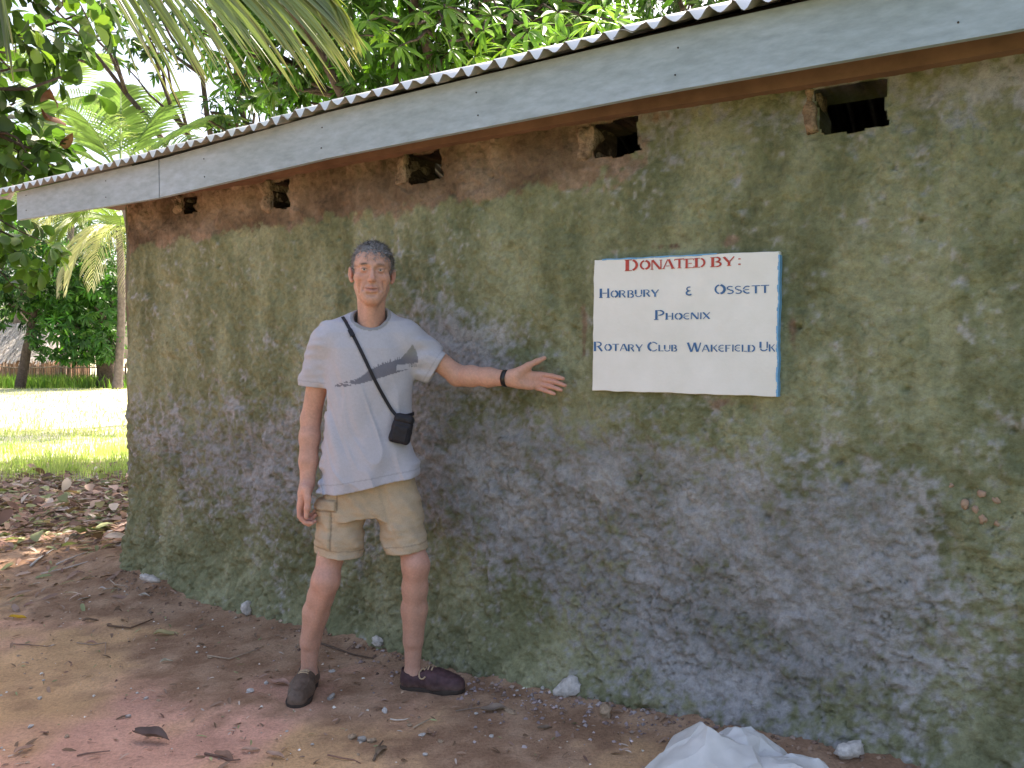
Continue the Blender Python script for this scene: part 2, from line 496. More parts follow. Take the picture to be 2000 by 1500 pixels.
# roof plane: through the eave line, at the slope the photograph shows (seen almost along its surface)
e0 = np.array([*from_local(fbL[0], OV + 0.06), float(fas_top(fbL[0])) + 0.012])
e1 = np.array([*from_local(6.6, OV + 0.06), float(fas_top(5.0)) + 0.012])
eL = np.array([fbL[0] - 0.14, -(OV + 0.06), 0.0])
pitch_t = (EZ - (HCAM + 0.0)) / (DW - OV - 0.06)        # rise per metre going in
def roof_z(s, y): return 0.0
wtop = float(np.interp(0.0, PLS, PLZ))
gh = lambda yy: wtop + 0.06 + pitch_t * (ROOF_D - abs(yy - ROOF_D))
V1, F1 = rough_wall((0.05, 4.4), (0.05, 0.06), lambda u: gh(4.4 - 4.34 * u))
link('gable_wall', mesh_np('gable_wall', V1, F1, True, plaster(V1[:, 0], V1[:, 1], V1[:, 2], np.full(len(V1), 0.3), np.full(len(V1), 0.4))), M_WALL, house)
V1, F1 = rough_wall((WL - 0.2, 0.06), (WL - 0.2, 4.4), lambda u: gh(0.06 + 4.34 * u))
link('gable_wall', mesh_np('gable_wall', V1, F1, True, plaster(V1[:, 0], V1[:, 1], V1[:, 2], np.full(len(V1), 0.3), np.full(len(V1), 0.4))), M_WALL, house)
V1, F1 = rough_wall((WL, 4.4), (0, 4.4), lambda u: wtop + 0.05)
link('rear_wall', mesh_np('rear_wall', V1, F1, True, plaster(V1[:, 0], V1[:, 1], V1[:, 2], np.full(len(V1), 0.3), np.full(len(V1), 0.4))), M_WALL, house)

# mud blocks that show at the far jamb of each vent
M_BLOCK = simple_mat('mud_block', (0.34, 0.245, 0.172), 0.95, 0.6, 24, 60, 1.0, 0.02, 0.1)
def rough_block(lo, hi, seed, n=9, amp=0.012):
    # subdivided box with rounded, crumbled corners
    lo, hi = np.array(lo, float), np.array(hi, float)
    c = (lo + hi) / 2; h = (hi - lo) / 2
    V, F = [], []
    lin_ = np.linspace(-1, 1, n)
    for ax in range(3):
        for sg in (-1, 1):
            a2, a3 = (ax + 1) % 3, (ax + 2) % 3
            o = len(V)
            for p in lin_:
                for q in lin_:
                    v = np.zeros(3); v[ax] = sg; v[a2] = p; v[a3] = q
                    V.append(v)
            for i in range(n - 1):
                for j in range(n - 1):
                    f = (o + i * n + j, o + (i + 1) * n + j, o + (i + 1) * n + j + 1, o + i * n + j + 1)
                    F.append(f if sg > 0 else f[::-1])
    V = np.array(V)
    r = np.linalg.norm(V, axis=1)[:, None]
    rnd = V / ((np.abs(V) ** 7).sum(1) ** (1 / 7))[:, None]
    W_ = c + rnd * h
    d = fbm(W_[:, 0] * 22, W_[:, 1] * 22, W_[:, 2] * 22, oct=3, seed=seed)
    return W_ + V / r * (amp * d)[:, None], F
for k_, poly in enumerate(VL):
    far = poly[:, 0].min(); z0 = poly[:, 1].min(); z1 = np.interp(far, PLS, PLZ)
    wd = (0.035, 0.075, 0.065, 0.08, 0.09)[k_]
    Vb, Fb = rough_block((far - wd, -0.016, z0 + 0.006), (far + 0.002, WT * 0.9, z1 + 0.006), 70 + k_, amp=0.024)
    link('mud_block', mesh_np('mud_block', Vb, Fb, True), M_BLOCK, house)
# timber plate on the wall head, behind the fascia
M_PLATE = simple_mat('plate_timber', (0.235, 0.135, 0.092), 0.75, 0.3, 6, 40, 0.3, 0.004, 0.25)
mb = MB()
xs = np.linspace(-0.1, WL, 30)
for i in range(len(xs) - 1):
    a, c_ = xs[i], xs[i + 1]
    za, zc = np.interp(a, PLS, PLZ), np.interp(c_, PLS, PLZ)
    Vp = []
    for (x, z) in ((a, za), (c_, zc)):
        for (yy, dz) in ((-0.05, 0.0), (-0.05, 0.10), (0.12, 0.10), (0.12, 0.0)):
            Vp.append((x, yy, z + dz + 0.002))
    Fp = [(j, (j + 1) % 4, 4 + (j + 1) % 4, 4 + j) for j in range(4)]
    if i == 0: Fp.append((3, 2, 1, 0))
    if i == len(xs) - 2: Fp.append((4, 5, 6, 7))
    mb.add(Vp, [f[::-1] for f in Fp])
link('wall_plate', mb.mesh('wall_plate', False), M_PLATE, house)

# fascia: two painted boards that butt at a joint
m, t, b = mat_new('fascia_paint')
co = objco(t)
mpf = nd(t, 'ShaderNodeMapping'); mpf.inputs['Scale'].default_value = (0.35, 1, 1); t.links.new(co, mpf.inputs[0])
nf = noise_n(t, 5, 6, 0.65, mpf.outputs[0]); nf2 = noise_n(t, 40, 4, 0.6, mpf.outputs[0])
c = ramp(t, nf.outputs[0], [(0.30, (0.300, 0.372, 0.420)), (0.52, (0.350, 0.430, 0.500)), (0.72, (0.400, 0.485, 0.580))]).outputs[0]
c = mix(t, 1.0, c, ramp(t, nf2.outputs[0], [(0.3, 0.86), (0.7, 1.08)]).outputs[0], 'MULTIPLY')
t.links.new(c, b.inputs['Base Color']); b.inputs['Roughness'].default_value = 0.55; b.inputs['Specular IOR Level'].default_value = 0.35
bump(t, b, nf2.outputs[0], 0.25, 0.004)
M_FASCIA = m
def board(x0, x1, n, th=0.024):
    mb = MB(); xs = np.linspace(x0, x1, n)
    Vp = []
    for x in xs:
        zb, zt = float(fas_bot(x)), float(fas_top(x)) + 0.013
        bow = 0.004 * math.sin(x * 2.1)
        for (yy, z) in ((-OV + bow, zb), (-OV + bow, zt), (-OV + th + bow, zt), (-OV + th + bow, zb)):
            Vp.append((x, yy, z))
    Fp = []
    for i in range(n - 1):
        for j in range(4):
            Fp.append((i * 4 + j, i * 4 + (j + 1) % 4, (i + 1) * 4 + (j + 1) % 4, (i + 1) * 4 + j)[::-1])
    Fp.append((0, 1, 2, 3)); Fp.append(tuple((n - 1) * 4 + j for j in (3, 2, 1, 0)))
    mb.add(Vp, Fp); return mb.mesh('fascia_board', False)
xj = float(fbJ[0])
link('fascia_board', board(float(fbL[0]), xj - 0.004, 8), M_FASCIA, house)
link('fascia_board', board(xj + 0.004, 6.7, 40), M_FASCIA, house)
M_NAIL = simple_mat('nail_head', (0.06, 0.05, 0.05), 0.6, 0.2, 40, 40, 0.0)
mbn = MB(); mbn.tube([(0, 0.006, 0), (0, -0.003, 0)], 0.0030, 8); nail_me = mbn.mesh('nail')
for k_ in range(9):                                     # nailed to each rafter end
    for dz in (0.05, 0.14):
        x = float(fbL[0]) + 0.1 + k_ * 0.83 + 0.01 * math.sin(k_ * 3 + dz * 50)
        link('nail', nail_me, M_NAIL, house, loc=(x, -OV + 0.004 * math.sin(x * 2.1), float(fas_bot(x)) + dz))
# dark timber strip between fascia and sheets, rafters
mb = MB()
xs = np.linspace(float(fbL[0]) + 0.02, 6.7, 40)
Vp = []
for x in xs:
    zt = float(fas_top(x))
    for (yy, z) in ((-OV + 0.03, zt - 0.03), (-OV + 0.03, zt + 0.004), (-OV + 0.09, zt + 0.03), (-OV + 0.09, zt - 0.03)):
        Vp.append((x, yy, z))
Fp = []
for i in range(len(xs) - 1):
    for j in range(4): Fp.append((i * 4 + j, i * 4 + (j + 1) % 4, (i + 1) * 4 + (j + 1) % 4, (i + 1) * 4 + j)[::-1])
mb.add(Vp, Fp)
M_RAFTER = simple_mat('old_timber', (0.045, 0.034, 0.032), 0.85, 0.3, 8, 40, 0.3)
link('purlin', mb.mesh('purlin', False), M_RAFTER, house)
for k_ in range(9):
    x = float(fbL[0]) + 0.1 + k_ * 0.83
    zt = float(fas_top(x)) - 0.02
    Vp = []
    for (yy) in (-OV + 0.03, ROOF_D):
        z = zt + pitch_t * (yy + OV)
        for dx, dz in ((-0.025, -0.1), (0.025, -0.1), (0.025, -0.012), (-0.025, -0.012)): Vp.append((x + dx, yy, z + dz))
    mb = MB(); mb.add(Vp, [(0, 1, 5, 4), (1, 2, 6, 5), (2, 3, 7, 6), (3, 0, 4, 7), (3, 2, 1, 0), (4, 5, 6, 7)])
    link('rafter', mb.mesh('rafter', False), M_RAFTER, house)

for y_in, nm in ((0.13, 'eave_light_stop'), (4.42, 'eave_light_stop')):  # boards added to close the eaves against light leaking inside
    xs = np.linspace(0.02, WL - 0.02, 24); Vp = []
    for x in xs:
        zt = float(fas_top(x)) + pitch_t * (0.13 + OV) + 0.02
        zb = float(np.interp(x, PLS, PLZ)) + 0.05 if y_in < 1 else wtop - 0.05
        for yy, z in ((y_in, zb), (y_in, zt), (y_in + 0.02, zt), (y_in + 0.02, zb)): Vp.append((x, yy, z))
    mb = MB(); mb.add(Vp, [(i * 4 + j, i * 4 + (j + 1) % 4, (i + 1) * 4 + (j + 1) % 4, (i + 1) * 4 + j)[::-1] for i in range(len(xs) - 1) for j in range(4)])
    link(nm, mb.mesh(nm, False), M_RAFTER, house)
# corrugated iron sheets
m, t, b = mat_new('corrugated_iron')
co = objco(t); nr = noise_n(t, 3, 6, 0.65, co); nr2 = noise_n(t, 30, 4, 0.6, co)
c = ramp(t, nr.outputs[0], [(0.3, (0.72, 0.72, 0.72)), (0.7, (0.82, 0.82, 0.82))]).outputs[0]
t.links.new(c, b.inputs['Base Color']); b.inputs['Metallic'].default_value = 0.0; b.inputs['Roughness'].default_value = 0.35
M_IRON = m
M_IRONU = simple_mat('iron_underside', (0.33, 0.32, 0.31), 0.7, 0.3, 8, 40, 0.1)
roof = empty('roof', parent=house)
PIT = 0.076
NSH = 11                                                # corrugations a sheet covers
PP = 8
x_start = float(fbL[0]) - 0.14
n_sheets = 9
def eave_z(x): return float(fas_top(np.clip(x, fbL[0], 6.6))) + 0.014
for sh in range(n_sheets):
    xs = x_start + sh * NSH * PIT + np.arange(0, (NSH + 1) * PP + 1) / PP * PIT
    for side in (0, 1):
        prof = []
        for i, x in enumerate(xs):
            ph = 2 * math.pi * (x - x_start) / PIT
            w = int((x - x_start) / PIT + 0.5)
            amp = 0.0150 * (1.0 + 0.30 * ((w % 2) * 2 - 1) + 0.10 * math.sin(w * 12.9898))
            prof.append(-math.cos(ph) * amp)
        prof = np.array(prof) + (0.0030 if sh % 2 else 0.0) + 0.004 * math.sin(sh * 2.3) * np.linspace(-1, 1, len(xs))
        rows = np.array([-(OV + 0.07), 0.3, 1.2, ROOF_D + 0.02]) if side == 0 else np.array([ROOF_D, 3.2, 4.75])
        Vp = []
        for yy in rows:
            for x, h in zip(xs, prof):
                ez = eave_z(x)
                tt = (ez - HCAM) / (DW - OV - 0.07)      # each sheet lies on the rafters at the roof pitch
                z = ez + tt * (yy + OV + 0.07) if yy <= ROOF_D + 0.03 else ez + tt * (2 * ROOF_D - yy + OV + 0.07)
                if side == 1 and yy == ROOF_D: z += 0.004
                Vp.append((x, yy, z + h))
        Vp = np.array(Vp); n = len(xs); k2 = len(rows)
        Vb = Vp.copy(); Vb[:, 2] -= 0.0012
        Fp = []
        for r_ in range(k2 - 1):
            for i in range(n - 1):
                q = (r_ * n + i, r_ * n + i + 1, (r_ + 1) * n + i + 1, (r_ + 1) * n + i)
                Fp.append(q); Fp.append(tuple(k2 * n + v for v in q[::-1]))
        for i in range(n - 1): Fp.append((i, k2 * n + i, k2 * n + i + 1, i + 1))
        so_m = mesh_np('roof_sheet', np.vstack([Vp, Vb]), Fp, True); so_m.materials.append(M_IRON); so_m.materials.append(M_IRONU)
        mi = np.zeros(len(Fp), np.int32); mi[1:2 * (n - 1) * (k2 - 1):2] = 1; mi[2 * (n - 1) * (k2 - 1):] = 1
        so_m.polygons.foreach_set('material_index', mi)
        link('roof_sheet', so_m, None, roof)

# pebbles left in the plaster at the near end
M_PINK = simple_mat('pink_pebble', (0.42, 0.28, 0.20), 0.8, 0.2, 30, 80, 0.3)
def stone_mesh(name, seed, n=11, m_=16, flat=0.7, amp=0.25):
    V = []; F = []
    for i in range(n):
        th = math.pi * i / (n - 1)
        for j in range(m_):
            ph = 2 * math.pi * j / m_
            V.append((math.sin(th) * math.cos(ph), math.sin(th) * math.sin(ph), math.cos(th)))
    V = np.array(V)
    d = 1 + amp * fbm(V[:, 0] * 1.6 + seed, V[:, 1] * 1.6, V[:, 2] * 1.6, oct=3, seed=seed)
    V = V * d[:, None] * np.array([1, 0.8, flat])
    for i in range(n - 1):
        for j in range(m_):
            F.append((i * m_ + j, (i + 1) * m_ + j, (i + 1) * m_ + (j + 1) % m_, i * m_ + (j + 1) % m_))
    return mesh_np(name, V, F, True)
STONES = [stone_mesh('stone_shape', 5 + i, amp=0.42) for i in range(6)]
for (px, py, r) in ((1884, 985, 9), (1918, 964, 8), (1945, 978, 8), (1906, 994, 8), (1919, 1013, 9), (1946, 1022, 8), (1858, 948, 5)):
    s, z = wl(px, py)
    o = link('pebble', STONES[px % 6], M_PINK, house, loc=(s, -float(wall_relief(np.array([s]), np.array([z]))[0]) + 0.001, z))
    o.scale = (r / 560 * 0.9,) * 3; o.rotation_euler = (px, py, 0)

# ------------------------------------------------------------------ the painted sign
sgn = np.array([wl(1160, 508, 0.03), wl(1522, 490, 0.03), wl(1517, 775, 0.03), wl(1156, 763, 0.03)])   # TL TR BR BL
sorg = sgn[3]
so = np.array([*from_local(sorg[0], 0), sorg[1]])
sign = empty('donation_sign', so, -ANG, label='white painted sign panel with red and blue hand lettering on the wall', cat='sign')
def sl(px, py, off): a = wl(px, py, off); return np.array([a[0] - sorg[0], -off, a[1] - sorg[1]])
m, t, b = mat_new('sign_white')
co = objco(t); n_ = noise_n(t, 7, 6, 0.6, co); n2_ = noise_n(t, 90, 3, 0.6, co)
c = ramp(t, n_.outputs[0], [(0.3, (0.74, 0.73, 0.70)), (0.6, (0.80, 0.79, 0.775)), (0.75, (0.83, 0.82, 0.81))]).outputs[0]
t.links.new(c, b.inputs['Base Color']); b.inputs['Roughness'].default_value = 0.6
bump(t, b, n2_.outputs[0], 0.2, 0.004)
M_SWHITE = m
M_SBLUE = simple_mat('sign_blue', (0.16, 0.40, 0.68), 0.6, 0.2, 30, 60, 0.2)
M_SRED = simple_mat('sign_red', (0.52, 0.075, 0.06), 0.6, 0.3, 60, 60, 0.0)
M_LBLUE = simple_mat('letter_blue', (0.055, 0.16, 0.36), 0.6, 0.35, 60, 60, 0.0)
# panel: plastered slab with slightly uneven outline, proud of the wall
n = 40
def edgepts(a, b_, seed):
    tt_ = np.linspace(0, 1, n)[:-1]
    p = a[None] + (b_ - a)[None] * tt_[:, None]
    w = 0.0016 * fbm(tt_ * 14, tt_ * 0 + seed, oct=3, seed=seed)
    d = (b_ - a) / np.linalg.norm(b_ - a); nn = np.array([-d[1], d[0]])
    return p + nn * w[:, None]
q = [s_ - sorg for s_ in sgn]
loop = np.vstack([edgepts(q[3], q[2], 1), edgepts(q[2], q[1], 2), edgepts(q[1], q[0], 3), edgepts(q[0], q[3], 4)])
L = len(loop)
cen = loop.mean(0)
inner = cen + (loop - cen) * 0.994
Vp = [(x, 0.005, z) for x, z in loop] + [(x, -0.027, z) for x, z in loop] + [(x, -0.030, z) for x, z in inner] + [(cen[0], -0.030, cen[1])]
Fs = []
for i in range(L):
    j = (i + 1) % L
    Fs.append((i, j, L + j, L + i)); Fs.append((L + i, L + j, 2 * L + j, 2 * L + i))
Vp = np.array(Vp)
link('panel', mesh_np('panel', Vp, Fs + [(2 * L + i, 2 * L + (i + 1) % L, 3 * L) for i in range(L)], False), M_SWHITE, sign)
# blue paint down the near edge and along part of the top
mb = MB()
for i in range(n - 2):
    a0, a1 = loop[(n - 1) + i], loop[(n - 1) + i + 1]
    w0 = 0.0025 + 0.0025 * math.sin(i * 1.7) * math.sin(i * 0.6)
    mb.add([(a0[0] + 0.003, 0.02, a0[1]), (a1[0] + 0.003, 0.02, a1[1]), (a1[0] + 0.003, -0.0315, a1[1]), (a0[0] + 0.003, -0.0315, a0[1]),
            (a0[0] - w0, -0.0315, a0[1]), (a1[0] - w0, -0.0315, a1[1])], [(0, 1, 2, 3), (3, 2, 5, 4)])
link('blue_border', mb.mesh('blue_border', False), M_SBLUE, sign)
mb = MB()
for i in range(12, n - 3):
    a0, a1 = loop[2 * (n - 1) + i], loop[2 * (n - 1) + i + 1]
    w0 = 0.0022 + 0.002 * max(0, math.sin(i * 0.9))
    mb.add([(a0[0], -0.0315, a0[1] + 0.002), (a1[0], -0.0315, a1[1] + 0.002), (a1[0], -0.0315, a1[1] - w0), (a0[0], -0.0315, a0[1] - w0), (a0[0], 0.0, a0[1] + 0.003), (a1[0], 0.0, a1[1] + 0.003)], [(0, 1, 2, 3), (4, 5, 1, 0)])
link('blue_border', mb.mesh('blue_border', False), M_SBLUE, sign)

# stencil-like letters: strokes in a unit box
def arc(cx, cy, rx, ry, a0, a1, w, n=9):
    return ('a', [(cx + rx * math.cos(math.radians(a)), cy + ry * math.sin(math.radians(a))) for a in np.linspace(a0, a1, n)], w)
def st(x0, y0, x1, y1, w): return ('a', [(x0, y0), (x1, y1)], w)
TK, TN = 0.20, 0.10
def serif(x, y, w=0.34): return st(x - w / 2, y, x + w / 2, y, 0.07)
def letters(E_round, SR):
    K = {}
    sf = (lambda *a: [serif(*a)]) if SR else (lambda *a: [])
    K['A'] = (0.86, [st(0.06, 0, 0.38, 1, TN), st(0.46, 1, 0.78, 0, TK), st(0.26, 0.30, 0.52, 0.30, 0.08)] + sf(0.06, 0.03, .2) + sf(0.78, 0.03, .3))
    K['B'] = (0.74, [st(0.12, 0, 0.12, 1, TK), arc(0.34, 0.75, 0.22, 0.22, -85, 85, 0.15), arc(0.34, 0.26, 0.28, 0.24, -85, 85, 0.16), st(0.2, 0.97, 0.36, 0.97, .07), st(0.2, 0.03, 0.36, 0.03, .07), st(0.26, 0.51, 0.4, 0.51, .07)] + sf(.1, .03, .26) + sf(.1, .97, .26))
    K['C'] = (0.82, [arc(0.46, 0.5, 0.36, 0.45, 110, 250, 0.18), arc(0.46, 0.5, 0.36, 0.46, 35, 100, 0.10), arc(0.46, 0.5, 0.36, 0.46, 260, 322, 0.10)])
    K['D'] = (0.86, [st(0.13, 0, 0.13, 1, TK + .04), arc(0.36, 0.5, 0.36, 0.46, -72, 72, 0.19), st(0.27, 0.97, 0.42, 0.97, .07), st(0.27, 0.03, 0.42, 0.03, .07)] + sf(.12, .03, .3) + sf(.12, .97, .3))
    if E_round: K['E'] = (0.74, [arc(0.44, 0.5, 0.34, 0.44, 60, 172, 0.13), arc(0.44, 0.5, 0.34, 0.44, 188, 300, 0.15), st(0.2, 0.5, 0.58, 0.52, .09)])
    else: K['E'] = (0.74, [st(0.13, 0, 0.13, 1, TK), st(0.26, 0.96, 0.66, 0.96, .08), st(0.26, 0.5, 0.52, 0.5, .08), st(0.26, 0.04, 0.68, 0.04, .08), st(.66, .96, .66, .8, .07), st(.68, .04, .68, .22, .07)] + sf(.12, .03, .28) + sf(.12, .97, .28))
    K['F'] = (0.68, [st(0.14, 0, 0.14, 1, 0.17), st(0.26, 0.95, 0.62, 0.95, .10), st(0.26, 0.52, 0.5, 0.52, .09)])
    K['H'] = (0.84, [st(0.13, 0, 0.13, 1, TK), st(0.70, 0, 0.70, 1, 0.15), st(0.26, 0.5, 0.60, 0.5, .09)] + [serif(.13, .03, .3), serif(.70, .03, .26)])
    K['I'] = (0.30, [st(0.14, 0, 0.16, 1, 0.15)])
    K['K'] = (0.80, [st(0.13, 0, 0.13, 1, TK), st(0.28, 0.48, 0.68, 1.0, TN), st(0.36, 0.56, 0.72, 0.0, 0.16)])
    K['L'] = (0.66, [st(0.13, 0, 0.13, 1, TK), st(0.26, 0.06, 0.62, 0.06, .11)])
    K['N'] = (0.88, [st(0.10, 0, 0.10, 1, TN), st(0.14, 1, 0.70, 0.02, TK), st(0.76, 0.0, 0.76, 1, TN)] + sf(.1, .03, .22) + sf(.76, .97, .22))
    K['O'] = (0.86, [arc(0.46, 0.5, 0.34, 0.45, 102, 258, 0.15), arc(0.40, 0.5, 0.36, 0.45, -78, 78, 0.22)])
    K['P'] = (0.74, [st(0.13, 0, 0.13, 1, TK), arc(0.34, 0.72, 0.27, 0.24, -85, 85, 0.14), st(0.22, 0.96, 0.36, 0.96, .08), st(0.26, 0.47, 0.38, 0.47, .07), serif(.12, .03, .3)])
    K['R'] = (0.82, [st(0.13, 0, 0.13, 1, TK), arc(0.36, 0.74, 0.25, 0.22, -85, 85, 0.13), st(0.24, 0.96, 0.38, 0.96, .08), st(0.40, 0.48, 0.68, 0.0, 0.17), st(.26, .5, .4, .5, .07)])
    K['S'] = (0.70, [arc(0.36, 0.73, 0.25, 0.22, 40, 230, 0.12), arc(0.34, 0.27, 0.27, 0.23, -140, 70, 0.14), st(0.22, 0.58, 0.46, 0.42, .14)])
    K['T'] = (0.80, [st(0.40, 0, 0.40, 0.90, TK), st(0.04, 0.95, 0.76, 0.97, .11)] + sf(.4, .03, .3) + ([st(.05, .95, .05, .8, .06), st(.75, .95, .75, .8, .06)] if SR else []))
    K['U'] = (0.84, [st(0.13, 0.36, 0.13, 1, TK), arc(0.42, 0.34, 0.29, 0.29, 190, 345, 0.13), st(0.71, 0.36, 0.71, 1, 0.14)])
    K['W'] = (1.16, [st(0.06, 1, 0.32, 0, TK), st(0.36, 0, 0.54, 0.9, TN), st(0.58, 1, 0.80, 0, TK), st(0.84, 0, 1.06, 1, TN)])
    K['X'] = (0.82, [st(0.08, 1, 0.70, 0, TK), st(0.08, 0, 0.34, 0.42, TN), st(0.46, 0.58, 0.72, 1, TN)])
    K['Y'] = (0.84, [st(0.08, 1, 0.38, 0.46, TK), st(0.76, 1, 0.48, 0.5, TN), st(0.42, 0.46, 0.42, 0, TK)] + sf(.42, .03, .3))
    K['&'] = (0.62, [arc(0.34, 0.74, 0.22, 0.21, 60, 265, 0.12), arc(0.34, 0.27, 0.26, 0.24, 95, 320, 0.16), st(.3, .5, .46, .52, .1)])
    K[':'] = (0.3, [st(0.15, 0.12, 0.15, 0.26, 0.16), st(0.15, 0.74, 0.15, 0.86, 0.14)])
    return K
def band(pts, w):
    pts = np.array(pts, float); n = len(pts)
    T = np.gradient(pts, axis=0) if n > 2 else np.tile(pts[1] - pts[0], (2, 1))
    T /= np.linalg.norm(T, axis=1)[:, None] + 1e-9
    N = np.stack([-T[:, 1], T[:, 0]], -1) * w / 2
    return np.vstack([pts + N, pts - N]), [(i, i + 1, n + i + 1, n + i) for i in range(n - 1)]
def word(mb, text, x0, yb0, x1, yb1, h, h1, K, off=0.0315):
    """small capitals: the first letter is h1 pixels tall, the others h"""
    tot = 0; rel = []
    for i, ch in enumerate(text):
        wd, stv = K[ch]; sc_ = (h1 if i == 0 else h)
        rel.append((tot, sc_)); tot += wd * sc_ * 1.0
    tot -= 0.1 * rel[-1][1]
    kx = (x1 - x0) / tot
    for ch, (xx, sc_) in zip(text, rel):
        jx, jy = R.normal(0, 0.25), R.normal(0, 0.35)
        for (_, pts, w) in K[ch][1]:
            Vb, Fb = band(pts, w * (0.88 + R.normal(0, 0.05)))
            out = []
            for (a, c_) in Vb:
                px = x0 + (xx + a * sc_) * kx + jx
                base = yb0 + (yb1 - yb0) * (px - x0) / (x1 - x0)
                out.append(sl(px, base - c_ * sc_ + jy, off + 0.0003 * (1 + len(mb.F) % 3)))
            mb.add(out, [f[::-1] for f in Fb])
KR, KB = letters(False, True), letters(True, False)
for mat_, K_, args in ((M_SRED, KR, ('DONATED', 1221, 529, 1377, 522, 18.5, 22)), (M_SRED, KR, ('BY', 1388, 521.5, 1433, 519, 18, 19)), (M_SRED, KR, (':', 1439, 519, 1446, 519, 17, 17)),
                       (M_LBLUE, KB, ('HORBURY', 1170, 582, 1286, 579, 14, 18)), (M_LBLUE, KB, ('&', 1339, 577.5, 1350, 577, 17, 17)), (M_LBLUE, KB, ('OSSETT', 1394, 574.5, 1501, 572.5, 15.5, 19)),
                       (M_LBLUE, KB, ('PHOENIX', 1278, 625, 1386, 623, 13, 19)), (M_LBLUE, KB, ('ROTARY', 1159, 685.5, 1254, 686, 13.5, 18.5)), (M_LBLUE, KB, ('CLUB', 1264, 686, 1322, 686.5, 12.5, 18.5)),
                       (M_LBLUE, KB, ('WAKEFIELD', 1342, 687, 1474, 687, 13.5, 18)), (M_LBLUE, KB, ('UK', 1482, 686, 1513, 686, 14, 18.5))):
    mb = MB(); word(mb, *args, K_)
    link('lettering', mb.mesh('lettering', False), mat_, sign)

